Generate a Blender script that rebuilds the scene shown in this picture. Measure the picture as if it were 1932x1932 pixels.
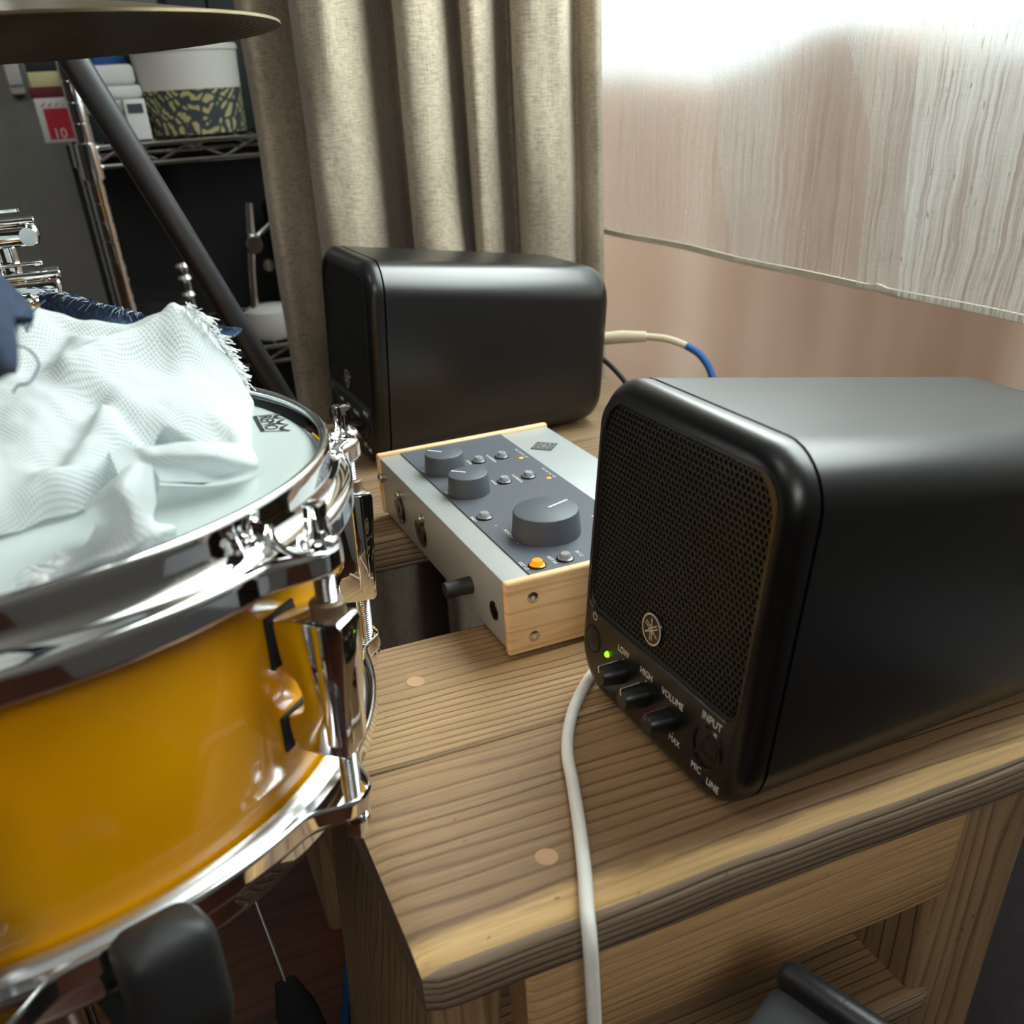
import bpy, bmesh, math, random
from mathutils import Vector, Matrix, noise as mnoise
import numpy as np
random.seed(7)
PI = math.pi
scene = bpy.context.scene
COL = scene.collection
for o in list(bpy.data.objects):
    bpy.data.objects.remove(o)

# ------------------------------------------------------------------ camera
cam_d = bpy.data.cameras.new('camera')
cam = bpy.data.objects.new('camera', cam_d)
COL.objects.link(cam)
cam_d.sensor_fit = 'HORIZONTAL'
cam_d.sensor_width = 36.0
cam_d.lens = 36.0 * 1738.57 / 1932.0
cam_d.shift_y = (1288.0 - 966.0) / 1932.0
cam_d.clip_start = 0.01
cam_d.clip_end = 60
CR = Matrix(((0.91363846, 0.25881261, -0.31349767),
             (-0.40354958, 0.48422724, -0.77631934),
             (-0.04911713, 0.83578706, 0.54685235)))
cam.matrix_world = Matrix.Translation((-.1754, -.4333, .2904)) @ CR.to_4x4()
cam_d.dof.use_dof = True
cam_d.dof.focus_distance = 0.56
cam_d.dof.aperture_fstop = 11.0
scene.camera = cam

# ------------------------------------------------------------------ world, light, exposure
world = bpy.data.worlds.new('sky')
scene.world = world
world.use_nodes = True
wn = world.node_tree
bg = wn.nodes['Background']
bg.inputs[0].default_value = (.88, 1.0, .98, 1)
bg.inputs[1].default_value = 1.7

def area(name, loc, target, sx, sy, energy, color):
    d = bpy.data.lights.new(name, 'AREA')
    d.shape = 'RECTANGLE'; d.size = sx; d.size_y = sy
    d.energy = energy; d.color = color
    o = bpy.data.objects.new(name, d); COL.objects.link(o)
    o.location = loc
    v = Vector(target) - Vector(loc)
    o.rotation_euler = v.to_track_quat('-Z', 'Y').to_euler()
    return o
# daylight entering through the upper part of the window (above the frame)
area('daylight_window', (.470, .18, .82), (-.6, .12, .82), .92, .78, 36, (.90, 1.0, .985))
# added fill light behind the photographer, as from an assumed second window
area('assumed_window_fill', (-.75, -2.3, 1.62), (-.15, 0, .0), 1.3, .55, 21, (1.0, .97, .92))

vs = scene.view_settings
vs.view_transform = 'Standard'
vs.look = 'None'
vs.exposure = 0.0
vs.gamma = 1.0
vs.use_curve_mapping = False

# ------------------------------------------------------------------ materials
M = {}
def new_mat(name):
    m = bpy.data.materials.new(name); m.use_nodes = True
    M[name] = m
    nt = m.node_tree
    return m, nt, nt.nodes['Principled BSDF']
def srgb(r, g, b):
    f = lambda c: (c / 255 / 12.92) if c / 255 <= .04045 else ((c / 255 + .055) / 1.055) ** 2.4
    return (f(r), f(g), f(b), 1)
def pset(b, **k):
    for n, v in k.items():
        b.inputs[n.replace('_', ' ')].default_value = v
def node(nt, typ, **k):
    n = nt.nodes.new(typ)
    for a, v in k.items(): setattr(n, a, v)
    return n
def coords(nt, scale=(1, 1, 1), kind='Object', rot=(0, 0, 0), loc=(0, 0, 0)):
    t = node(nt, 'ShaderNodeTexCoord'); mp = node(nt, 'ShaderNodeMapping')
    mp.inputs['Scale'].default_value = scale; mp.inputs['Rotation'].default_value = rot
    mp.inputs['Location'].default_value = loc
    nt.links.new(t.outputs[kind], mp.inputs['Vector'])
    return mp.outputs['Vector']
def noise(nt, vec, scale=5, detail=3, rough=.5, dist=0):
    n = node(nt, 'ShaderNodeTexNoise')
    n.inputs['Scale'].default_value = scale; n.inputs['Detail'].default_value = detail
    n.inputs['Roughness'].default_value = rough; n.inputs['Distortion'].default_value = dist
    nt.links.new(vec, n.inputs['Vector'])
    return n.outputs['Fac']
def ramp(nt, fac, stops):
    r = node(nt, 'ShaderNodeValToRGB')
    e = r.color_ramp.elements
    while len(e) < len(stops): e.new(.5)
    for el, (p, c) in zip(e, stops):
        el.position = p; el.color = c
    nt.links.new(fac, r.inputs['Fac'])
    return r.outputs['Color']
def mixc(nt, fac, a, b, mode='MIX'):
    n = node(nt, 'ShaderNodeMix', data_type='RGBA', blend_type=mode)
    for s, v in ((0, fac), (6, a), (7, b)):
        if isinstance(v, (int, float)): n.inputs[s].default_value = v
        elif isinstance(v, tuple): n.inputs[s].default_value = v
        else: nt.links.new(v, n.inputs[s])
    return n.outputs[2]
def math_n(nt, op, a, b=0.0):
    n = node(nt, 'ShaderNodeMath', operation=op)
    for i, v in enumerate((a, b)):
        if isinstance(v, (int, float)): n.inputs[i].default_value = v
        else: nt.links.new(v, n.inputs[i])
    return n.outputs[0]
def bump(nt, b, h, strength=.3, dist=.001):
    n = node(nt, 'ShaderNodeBump')
    n.inputs['Strength'].default_value = strength; n.inputs['Distance'].default_value = dist
    nt.links.new(h, n.inputs['Height']); nt.links.new(n.outputs['Normal'], b.inputs['Normal'])

def plain(name, col, rough=.5, metal=0, var=.0, bscale=0, bstr=.1, **k):
    m, nt, b = new_mat(name)
    pset(b, Roughness=rough, Metallic=metal, **k)
    v = coords(nt)
    if var:
        f = noise(nt, v, 60, 3)
        d = tuple(max(0, c * (1 - var)) for c in col[:3]) + (1,)
        l = tuple(min(1, c * (1 + var)) for c in col[:3]) + (1,)
        nt.links.new(ramp(nt, f, [(.3, d), (.7, l)]), b.inputs['Base Color'])
    else:
        b.inputs['Base Color'].default_value = col
    if bscale:
        bump(nt, b, noise(nt, v, bscale, 2), bstr, .0006)
    return m

plain('black_cabinet', srgb(9, 9, 10), .31, var=.05, bscale=2600, bstr=.02, Specular_IOR_Level=.8)
plain('black_bezel', srgb(11, 11, 12), .33, var=.05, bscale=2600, bstr=.03, Specular_IOR_Level=.6)
plain('grille_black', srgb(24, 24, 22), .45)
plain('void_black', srgb(4, 4, 4), .9)
plain('cone_dark', srgb(26, 24, 16), .6)
plain('knob_black', srgb(18, 18, 19), .35)
plain('gloss_black', srgb(14, 14, 15), .22)
plain('print_white', srgb(222, 220, 214), .5)
plain('print_red', srgb(170, 70, 70), .5)
plain('print_black', srgb(22, 20, 24), .5)
plain('badge_ring', srgb(214, 200, 178), .35, metal=.2)
plain('chrome', (.86, .87, .88, 1), .045, metal=1)
plain('steel', (.6, .6, .6, 1), .22, metal=1, var=.05)
plain('bushing', srgb(120, 100, 78), .4, metal=.3)
plain('collar_silver', (.78, .8, .83, 1), .27, metal=1, var=.04)
plain('rubber', srgb(36, 37, 38), .55, var=.08, bscale=900, bstr=.08)
plain('gasket', srgb(22, 22, 22), .7)
plain('slate_panel', srgb(77, 81, 90), .55, var=.03)
plain('slate_knob', srgb(74, 80, 88), .5, var=.03)
plain('silver_paint', srgb(176, 180, 180), .42, metal=.35, var=.03)
plain('screw_brass', srgb(190, 180, 160), .3, metal=.8)
plain('tube_black', (.10, .103, .11, 1), .33, metal=.7, var=.06)
plain('braid_white', srgb(248, 248, 242), .75, var=.06, bscale=1500, bstr=.5)
plain('plug_beige', srgb(214, 200, 172), .5)
plain('cable_blue', srgb(28, 92, 160), .45)
plain('cable_black', srgb(18, 18, 20), .5)
plain('wall_grey', srgb(136, 136, 131), .9, var=.04)
plain('ceiling_white', srgb(214, 212, 207), .9, var=.03)
plain('dark_wall', srgb(52, 42, 35), .85, var=.1)
plain('case_black', srgb(18, 18, 18), .75, var=.15)
plain('cabinet_grey', srgb(118, 118, 122), .85, var=.08, bscale=700, bstr=.3)
plain('box_grey', srgb(66, 68, 72), .8, var=.1, bscale=700, bstr=.3)
plain('leather_black', srgb(26, 27, 29), .38, var=.1, bscale=500, bstr=.25)
plain('felt_black', srgb(10, 10, 11), .95)
plain('paper_white', srgb(214, 214, 212), .8, var=.03)
plain('paper_cream', srgb(196, 190, 140), .8, var=.03)
plain('card_amber', srgb(190, 134, 40), .7)
plain('card_red', srgb(188, 26, 52), .6)
plain('card_blue', srgb(20, 74, 130), .6)
plain('card_green', srgb(22, 36, 34), .7)
plain('card_maroon', srgb(96, 24, 34), .7)
plain('card_dark', srgb(24, 28, 36), .7)
plain('dowel_wood', srgb(186, 146, 110), .6, var=.12)
plain('ceramic_white', srgb(205, 203, 196), .5)

def emit(name, col, s):
    m, nt, b = new_mat(name)
    pset(b, Base_Color=col, Emission_Color=col, Emission_Strength=s, Roughness=.3)
emit('led_green', srgb(130, 255, 20), 2.2)
emit('led_amber', srgb(255, 150, 10), 1.6)
emit('added_lamp_diffuser', (1.0, .98, .95, 1), 5.0)  # glow of the assumed ceiling lamp
emit('button_amber', srgb(255, 120, 10), 1.3)

m, nt, b = new_mat('clear_button')
pset(b, Base_Color=srgb(170, 178, 184), Roughness=.12, Transmission_Weight=.35, IOR=1.45)

# yellow lacquer
m, nt, b = new_mat('yellow_lacquer')
pset(b, Base_Color=srgb(236, 164, 0), Roughness=.18, Coat_Weight=.6, Coat_Roughness=.06)
v = coords(nt)
nt.links.new(ramp(nt, noise(nt, v, 14, 2), [(.35, srgb(233, 160, 0)), (.7, srgb(240, 170, 4))]), b.inputs['Base Color'])

# drum head film
m, nt, b = new_mat('head_film')
pset(b, Base_Color=srgb(176, 186, 184), Roughness=.3)
v = coords(nt)
bump(nt, b, noise(nt, v, 900, 2), .05, .0004)

# bronze cymbal with lathe lines
m, nt, b = new_mat('bronze')
pset(b, Metallic=1, Roughness=.38)
t = node(nt, 'ShaderNodeTexCoord'); ln_ = node(nt, 'ShaderNodeVectorMath', operation='LENGTH')
nt.links.new(t.outputs['Object'], ln_.inputs[0])
wv = math_n(nt, 'SINE', math_n(nt, 'MULTIPLY', ln_.outputs['Value'], 1900.0))
nt.links.new(ramp(nt, noise(nt, coords(nt), 9, 4), [(.3, (.15, .115, .065, 1)), (.7, (.27, .22, .135, 1))]), b.inputs['Base Color'])
bump(nt, b, wv, .12, .0004)

# maple
m, nt, b = new_mat('maple')
v = coords(nt, (14, 60, 90))
f = noise(nt, v, 1.2, 4, .55, 1.2)
c1 = ramp(nt, f, [(.25, srgb(214, 172, 120)), (.55, srgb(236, 200, 150)), (.8, srgb(228, 188, 136))])
nt.links.new(c1, b.inputs['Base Color']); pset(b, Roughness=.5)
w = node(nt, 'ShaderNodeTexWave', wave_type='RINGS')
w.inputs['Scale'].default_value = .35; w.inputs['Distortion'].default_value = 3.0
nt.links.new(coords(nt, (14, 14, 70)), w.inputs['Vector'])
nt.links.new(mixc(nt, ramp(nt, w.outputs['Fac'], [(.9, (0, 0, 0, 1)), (.97, (.35, .35, .35, 1))]), c1, srgb(176, 120, 78)), b.inputs['Base Color'])

# weathered bench timber: dark late-wood lines along X
def timber(name, light, mid, dark, period=.009, axis='y', bstr=.5, band=None, rough=.6, depth=.8):
    """boards: late-wood lines run along X (axis y / z) or along Z (axis v)"""
    m, nt, b = new_mat(name)
    tc = node(nt, 'ShaderNodeTexCoord'); sp = node(nt, 'ShaderNodeSeparateXYZ')
    nt.links.new(tc.outputs['Object'], sp.inputs[0])
    across = {'y': sp.outputs['Y'], 'z': sp.outputs['Z'], 'v': sp.outputs['Y']}[axis]
    st = {'y': (1.6, 16, 16), 'z': (1.6, 16, 16), 'v': (16, 16, 1.6)}[axis]
    fi = {'y': (14, 420, 420), 'z': (14, 420, 420), 'v': (300, 300, 10)}[axis]
    warp = noise(nt, coords(nt, st), 1.0, 3, .5)
    var = noise(nt, coords(nt, tuple(q * .45 for q in st)), 1.0, 2, .5)
    fine = noise(nt, coords(nt, fi), 1.0, 3, .6)
    wig = noise(nt, coords(nt, tuple(q * 6 for q in st)), 1.0, 2, .5)
    ph = math_n(nt, 'ADD', math_n(nt, 'MULTIPLY', across, 1.0 / period), math_n(nt, 'MULTIPLY', warp, 5.5))
    if axis == 'v': ph = math_n(nt, 'ADD', ph, math_n(nt, 'MULTIPLY', sp.outputs['X'], .8 / period))
    ph = math_n(nt, 'ADD', ph, math_n(nt, 'MULTIPLY', wig, .45))
    fr = math_n(nt, 'FRACT', ph)
    line = ramp(nt, fr, [(.0, (.85, .85, .85, 1)), (.07, (1, 1, 1, 1)), (.17, (.42, .42, .42, 1)), (.45, (.14, .14, .14, 1)), (.90, (0, 0, 0, 1)), (1.0, (.7, .7, .7, 1))])
    tone = ramp(nt, var, [(.32, mid), (.64, light)])
    k = math_n(nt, 'MULTIPLY', line, math_n(nt, 'MULTIPLY', ramp(nt, warp, [(.3, (.35, .35, .35, 1)), (.6, (1, 1, 1, 1))]), depth))
    c = mixc(nt, k, tone, dark)
    finec = ramp(nt, fine, [(.32, (.70, .68, .65, 1)), (.66, (1.08, 1.07, 1.05, 1))])
    c = mixc(nt, .8, c, finec, 'MULTIPLY')
    if band:
        y0, col = band
        wob = math_n(nt, 'MULTIPLY', math_n(nt, 'SUBTRACT', noise(nt, coords(nt, (6, 30, 9)), 1.0, 4, .6), .5), .05)
        d = math_n(nt, 'ADD', math_n(nt, 'SUBTRACT', y0, sp.outputs['Y']), wob)
        f = ramp(nt, math_n(nt, 'MULTIPLY', d, 70.0), [(.0, (0, 0, 0, 1)), (.6, (.8, .8, .8, 1))])
        c = mixc(nt, f, c, mixc(nt, .8, col, finec, 'MULTIPLY'))
    sk = noise(nt, coords(nt, (170, 260, 170)), 1.0, 1, .5)
    c = mixc(nt, ramp(nt, sk, [(.74, (0, 0, 0, 1)), (.80, (.7, .7, .7, 1))]), c, dark)
    nt.links.new(c, b.inputs['Base Color'])
    pset(b, Roughness=rough)
    hh = math_n(nt, 'ADD', math_n(nt, 'MULTIPLY', line, -1.0), math_n(nt, 'MULTIPLY', fine, .45))
    bump(nt, b, hh, bstr, .0014)
    return m
timber('bench_top', srgb(176, 142, 102), srgb(142, 112, 82), srgb(84, 60, 46), .0088, 'y', band=(-.180, srgb(222, 184, 124)))
timber('bench_top_inner', srgb(182, 148, 102), srgb(148, 118, 84), srgb(92, 66, 50), .0062, 'y')
timber('bench_back', srgb(170, 140, 102), srgb(136, 108, 80), srgb(84, 60, 46), .0075, 'y')
timber('bench_edge', srgb(186, 166, 140), srgb(150, 130, 108), srgb(76, 60, 48), .0050, 'z', .9)
timber('bench_apron', srgb(222, 184, 132), srgb(198, 160, 112), srgb(136, 100, 68), .0060, 'z', .3, depth=.5)
timber('bench_leg', srgb(172, 142, 104), srgb(138, 112, 82), srgb(84, 64, 46), .0110, 'v', .4, depth=.6)
timber('floor_wood', srgb(84, 42, 22), srgb(64, 30, 15), srgb(36, 17, 9), .020, 'y', .1, rough=.36)

# linen curtain
m, nt, b = new_mat('linen')
f1 = noise(nt, coords(nt, (120, 120, 900)), 1.0, 3, .6)
f2 = noise(nt, coords(nt, (900, 900, 60)), 1.0, 3, .6)
f3 = noise(nt, coords(nt, (14, 14, 9)), 1.0, 4, .65)
wv = math_n(nt, 'ADD', math_n(nt, 'MULTIPLY', f1, .6), math_n(nt, 'MULTIPLY', f2, .4))
c = ramp(nt, wv, [(.36, srgb(156, 143, 122)), (.62, srgb(208, 195, 174))])
c = mixc(nt, .6, c, ramp(nt, f3, [(.34, (.70, .69, .68, 1)), (.62, (1.04, 1.03, 1.0, 1))]), 'MULTIPLY')
nt.links.new(c, b.inputs['Base Color']); pset(b, Roughness=.95, Sheen_Weight=.2)
bump(nt, b, wv, .5, .0012)
tr = node(nt, 'ShaderNodeBsdfTranslucent'); nt.links.new(mixc(nt, .5, c, srgb(214, 176, 128), 'MULTIPLY'), tr.inputs['Color'])
mx = node(nt, 'ShaderNodeMixShader'); mx.inputs[0].default_value = .16
nt.links.new(b.outputs[0], mx.inputs[1]); nt.links.new(tr.outputs[0], mx.inputs[2])
nt.links.new(mx.outputs[0], nt.nodes['Material Output'].inputs['Surface'])

# sheer curtain: thin threads, the gaps let you look through
def sheer(name, base, gain):
    m, nt, b = new_mat(name)
    v0 = coords(nt, (1, 1, 1), 'UV')
    wz = noise(nt, coords(nt, (5, 16, 1), 'UV'), 1.0, 3, .5)
    cmb = node(nt, 'ShaderNodeCombineXYZ'); nt.links.new(math_n(nt, 'MULTIPLY', wz, .014), cmb.inputs[0])
    va = node(nt, 'ShaderNodeVectorMath', operation='ADD'); nt.links.new(v0, va.inputs[0]); nt.links.new(cmb.outputs[0], va.inputs[1])
    v = va.outputs[0]
    def nz(sc, det=3):
        mp = node(nt, 'ShaderNodeMapping'); mp.inputs['Scale'].default_value = sc
        nt.links.new(v, mp.inputs['Vector'])
        return noise(nt, mp.outputs[0], 1.0, det, .55, .25)
    a = nz((300, 7, 1)); h = nz((60, 700, 1), 2); big = nz((9, 2.5, 1)); kn = nz((330, 60, 1), 1)
    th = ramp(nt, a, [(.44, (0, 0, 0, 1)), (.60, (1, 1, 1, 1))])
    op = math_n(nt, 'ADD', math_n(nt, 'MULTIPLY', th, gain), base)
    op = math_n(nt, 'ADD', op, math_n(nt, 'MULTIPLY', math_n(nt, 'SUBTRACT', h, .5), .18))
    op = math_n(nt, 'ADD', op, math_n(nt, 'MULTIPLY', math_n(nt, 'SUBTRACT', big, .5), .45))
    dk = ramp(nt, a, [(.36, (.55, .52, .46, 1)), (.46, (.95, .95, .92, 1))])
    dk = mixc(nt, ramp(nt, kn, [(.70, (0, 0, 0, 1)), (.76, (.8, .8, .8, 1))]), dk, srgb(120, 108, 90))
    cl = node(nt, 'ShaderNodeClamp'); nt.links.new(op, cl.inputs[0]); cl.inputs[1].default_value = .05; cl.inputs[2].default_value = .95
    tp = node(nt, 'ShaderNodeBsdfTransparent')
    df = node(nt, 'ShaderNodeBsdfDiffuse'); nt.links.new(dk, df.inputs[0])
    tl = node(nt, 'ShaderNodeBsdfTranslucent'); nt.links.new(dk, tl.inputs[0])
    m1 = node(nt, 'ShaderNodeMixShader'); m1.inputs[0].default_value = .55
    nt.links.new(df.outputs[0], m1.inputs[1]); nt.links.new(tl.outputs[0], m1.inputs[2])
    m2 = node(nt, 'ShaderNodeMixShader'); nt.links.new(cl.outputs[0], m2.inputs[0])
    nt.links.new(tp.outputs[0], m2.inputs[1]); nt.links.new(m1.outputs[0], m2.inputs[2])
    nt.links.new(m2.outputs[0], nt.nodes['Material Output'].inputs['Surface'])
sheer('sheer_fabric', .20, .09)
sheer('sheer_dense', .34, .36)
plain('sheer_hem', srgb(214, 206, 188), .8, var=.06, bscale=800, bstr=.3)

# frosted glass
m, nt, b = new_mat('frosted_glass')
pset(b, Base_Color=(.97, .96, .95, 1), Roughness=.22, Transmission_Weight=1.0, IOR=1.16)

# outdoor boarding, pinkish brown
m, nt, b = new_mat('outdoor_boards')
f = noise(nt, coords(nt, (1, 15, .6)), 1.0, 3, .5)
f2 = noise(nt, coords(nt, (3, 3, 3)), 1.0, 3, .5)
c = ramp(nt, f, [(.3, srgb(164, 124, 104)), (.48, srgb(206, 172, 152)), (.66, srgb(244, 224, 210))])
c = mixc(nt, .5, c, ramp(nt, f2, [(.3, srgb(226, 192, 168)), (.7, srgb(255, 246, 238))]), 'MULTIPLY')
nt.links.new(c, b.inputs['Base Color']); pset(b, Roughness=.9)

# gauze
def weave(nt, su, sv):
    v = coords(nt, (su, sv, 1), 'UV', (0, 0, .62)); sp = node(nt, 'ShaderNodeSeparateXYZ'); nt.links.new(v, sp.inputs[0])
    s1 = math_n(nt, 'SINE', sp.outputs[0]); s2 = math_n(nt, 'SINE', sp.outputs[1])
    return math_n(nt, 'ADD', math_n(nt, 'ABSOLUTE', s1), math_n(nt, 'ABSOLUTE', s2))
m, nt, b = new_mat('gauze')
wv = weave(nt, 2100, 2100)
pset(b, Base_Color=srgb(244, 248, 247), Roughness=.9)
nt.links.new(ramp(nt, math_n(nt, 'MULTIPLY', wv, .5), [(.25, srgb(190, 197, 198)), (.6, srgb(222, 227, 228))]), b.inputs['Base Color'])
bump(nt, b, wv, .35, .0006)
tr = node(nt, 'ShaderNodeBsdfTranslucent'); tr.inputs[0].default_value = srgb(222, 228, 228)
tp = node(nt, 'ShaderNodeBsdfTransparent')
mx = node(nt, 'ShaderNodeMixShader'); mx.inputs[0].default_value = .35
nt.links.new(b.outputs[0], mx.inputs[1]); nt.links.new(tr.outputs[0], mx.inputs[2])
m2 = node(nt, 'ShaderNodeMixShader')
nt.links.new(ramp(nt, math_n(nt, 'MULTIPLY', wv, .5), [(.18, (.55, .55, .55, 1)), (.42, (.04, .04, .04, 1))]), m2.inputs[0])
nt.links.new(mx.outputs[0], m2.inputs[1]); nt.links.new(tp.outputs[0], m2.inputs[2])
nt.links.new(m2.outputs[0], nt.nodes['Material Output'].inputs['Surface'])
# denim
m, nt, b = new_mat('denim')
wv = weave(nt, 3400, 3400)
f = noise(nt, coords(nt, (420, 420, 420)), 1.0, 4, .65)
c = ramp(nt, f, [(.32, srgb(26, 40, 70)), (.55, srgb(56, 80, 118)), (.75, srgb(112, 138, 170))])
nt.links.new(c, b.inputs['Base Color']); pset(b, Roughness=.95)
bump(nt, b, wv, .8, .0012)
plain('thread_denim', srgb(70, 94, 130), .9)
plain('thread_navy', srgb(38, 50, 78), .9)
plain('thread_white', srgb(240, 244, 244), .9)
# patterned paper (scrolls)
m, nt, b = new_mat('scroll_print')
vv = node(nt, 'ShaderNodeTexVoronoi', feature='DISTANCE_TO_EDGE'); vv.inputs['Scale'].default_value = 42
nt.links.new(coords(nt), vv.inputs['Vector'])
w = node(nt, 'ShaderNodeTexWave', wave_type='RINGS'); w.inputs['Scale'].default_value = 40; w.inputs['Distortion'].default_value = 9
nt.links.new(coords(nt), w.inputs['Vector'])
k = math_n(nt, 'MULTIPLY', ramp(nt, vv.outputs['Distance'], [(.03, (0, 0, 0, 1)), (.09, (1, 1, 1, 1))]), w.outputs['Fac'])
nt.links.new(ramp(nt, k, [(.35, srgb(52, 60, 62)), (.6, srgb(168, 160, 112))]), b.inputs['Base Color'])
pset(b, Roughness=.8)

# ------------------------------------------------------------------ geometry helpers
def link(name, me, mat=None, parent=None, smooth=True):
    o = bpy.data.objects.new(name, me); COL.objects.link(o)
    if mat is not None:
        for mm in (mat if isinstance(mat, (list, tuple)) else [mat]):
            me.materials.append(M[mm])
    if smooth: me.polygons.foreach_set('use_smooth', [True] * len(me.polygons))
    if parent is not None: o.parent = parent
    return o
def tag(o, label=None, cat=None, group=None, kind=None):
    if label: o['label'] = label
    if cat: o['category'] = cat
    if group: o['group'] = group
    if kind: o['kind'] = kind
    return o
def empty(name, loc=(0, 0, 0), rot=(0, 0, 0)):
    o = bpy.data.objects.new(name, None); COL.objects.link(o)
    o.location = loc; o.rotation_euler = rot; o.empty_display_size = .05
    return o
def copy_tree(o, parent=None):
    c = o.copy(); COL.objects.link(c); c.parent = parent
    for ch in o.children: copy_tree(ch, c)
    return c
def pymesh(name, verts, faces):
    me = bpy.data.meshes.new(name); me.from_pydata([tuple(v) for v in verts], [], faces); me.update()
    return me
def fixn(me):
    bm = bmesh.new(); bm.from_mesh(me); bmesh.ops.recalc_face_normals(bm, faces=bm.faces); bm.to_mesh(me); bm.free()
    return me
def sharp(o, ang=35):
    me = o.data
    bm = bmesh.new(); bm.from_mesh(me)
    a = math.radians(ang)
    for e in bm.edges:
        if len(e.link_faces) == 2 and e.calc_face_angle(0) > a: e.smooth = False
    bm.to_mesh(me); bm.free()
    return o
def rbox(name, lo, hi, mat, parent=None, bev=.002, seg=2, jitter=0):
    bm = bmesh.new()
    bmesh.ops.create_cube(bm, size=1)
    lo = Vector(lo); hi = Vector(hi)
    for v in bm.verts:
        v.co = Vector([(lo[i] + hi[i]) / 2 + v.co[i] * (hi[i] - lo[i]) for i in range(3)])
    if bev: bmesh.ops.bevel(bm, geom=bm.edges[:], offset=bev, segments=seg, profile=.5, affect='EDGES')
    me = bpy.data.meshes.new(name); bm.to_mesh(me); bm.free()
    return sharp(link(name, me, mat, parent), 40)
def frames(pts):
    pts = [Vector(p) for p in pts]
    T = []
    for i in range(len(pts)):
        a = pts[max(i - 1, 0)]; c = pts[min(i + 1, len(pts) - 1)]
        T.append((c - a).normalized())
    n = T[0].orthogonal().normalized(); out = []
    for i, t in enumerate(T):
        n = (n - t * n.dot(t)).normalized()
        out.append((pts[i], n, t.cross(n)))
    return out
def tube(name, pts, rad, mat, parent=None, seg=12, caps=True, world_parent=None):
    F = frames(pts); vs, fs = [], []
    for i, (p, n, b) in enumerate(F):
        r = rad[i] if isinstance(rad, (list, tuple)) else rad
        for k in range(seg):
            a = 2 * PI * k / seg
            vs.append(p + n * math.cos(a) * r + b * math.sin(a) * r)
    for i in range(len(F) - 1):
        for k in range(seg):
            k2 = (k + 1) % seg
            fs.append((i * seg + k, i * seg + k2, (i + 1) * seg + k2, (i + 1) * seg + k))
    if caps:
        fs.append(tuple(reversed(range(seg)))); fs.append(tuple((len(F) - 1) * seg + k for k in range(seg)))
    return sharp(link(name, fixn(pymesh(name, vs, fs)), mat, parent), 60)
def spline(pts, n=8):
    P = [Vector(p) for p in pts]; out = []
    for i in range(len(P) - 1):
        p0 = P[max(i - 1, 0)]; p1 = P[i]; p2 = P[i + 1]; p3 = P[min(i + 2, len(P) - 1)]
        for k in range(n):
            t = k / n
            out.append(.5 * ((2 * p1) + (p2 - p0) * t + (2 * p0 - 5 * p1 + 4 * p2 - p3) * t * t + (3 * p1 - p0 - 3 * p2 + p3) * t ** 3))
    out.append(P[-1]); return out
def lathe(name, prof, mat, parent=None, seg=48, mtx=None, closed=False, a0=0, a1=2 * PI):
    full = abs(a1 - a0 - 2 * PI) < 1e-6
    ns = seg if full else seg + 1
    vs, fs = [], []
    for k in range(ns):
        a = a0 + (a1 - a0) * k / seg
        for r, z in prof: vs.append(Vector((r * math.cos(a), r * math.sin(a), z)))
    m = len(prof)
    for k in range(seg):
        k2 = (k + 1) % ns
        for j in range(m if closed else m - 1):
            j2 = (j + 1) % m
            fs.append((k * m + j, k2 * m + j, k2 * m + j2, k * m + j2))
    me = pymesh(name, vs, fs)
    bm = bmesh.new(); bm.from_mesh(me)
    bmesh.ops.remove_doubles(bm, verts=bm.verts, dist=1e-6)
    bmesh.ops.recalc_face_normals(bm, faces=bm.faces)
    if mtx is not None: bm.transform(mtx)
    bm.to_mesh(me); bm.free()
    return sharp(link(name, me, mat, parent), 38)
def rrect(y0, y1, z0, z1, r, n=8):
    """rounded rectangle, counter-clockwise list of (y,z); r is one radius or four (bl,br,tr,tl)"""
    rr = r if isinstance(r, (list, tuple)) else (r,) * 4
    out = []
    for (cy, cz, a, q) in ((y1 - rr[1], z0 + rr[1], -PI / 2, rr[1]), (y1 - rr[2], z1 - rr[2], 0, rr[2]), (y0 + rr[3], z1 - rr[3], PI / 2, rr[3]), (y0 + rr[0], z0 + rr[0], PI, rr[0])):
        for k in range(n + 1):
            t = a + PI / 2 * k / n
            out.append((cy + q * math.cos(t), cz + q * math.sin(t)))
    return out
def loft(name, loops, mat, parent=None, cap0=False, cap1=False, ang=40):
    n = len(loops[0]); vs = [Vector(p) for L in loops for p in L]; fs = []
    for i in range(len(loops) - 1):
        for k in range(n):
            k2 = (k + 1) % n
            fs.append((i * n + k, i * n + k2, (i + 1) * n + k2, (i + 1) * n + k))
    if cap0: fs.append(tuple(reversed(range(n))))
    if cap1: fs.append(tuple((len(loops) - 1) * n + k for k in range(n)))
    return sharp(link(name, fixn(pymesh(name, vs, fs)), mat, parent), ang)
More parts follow.
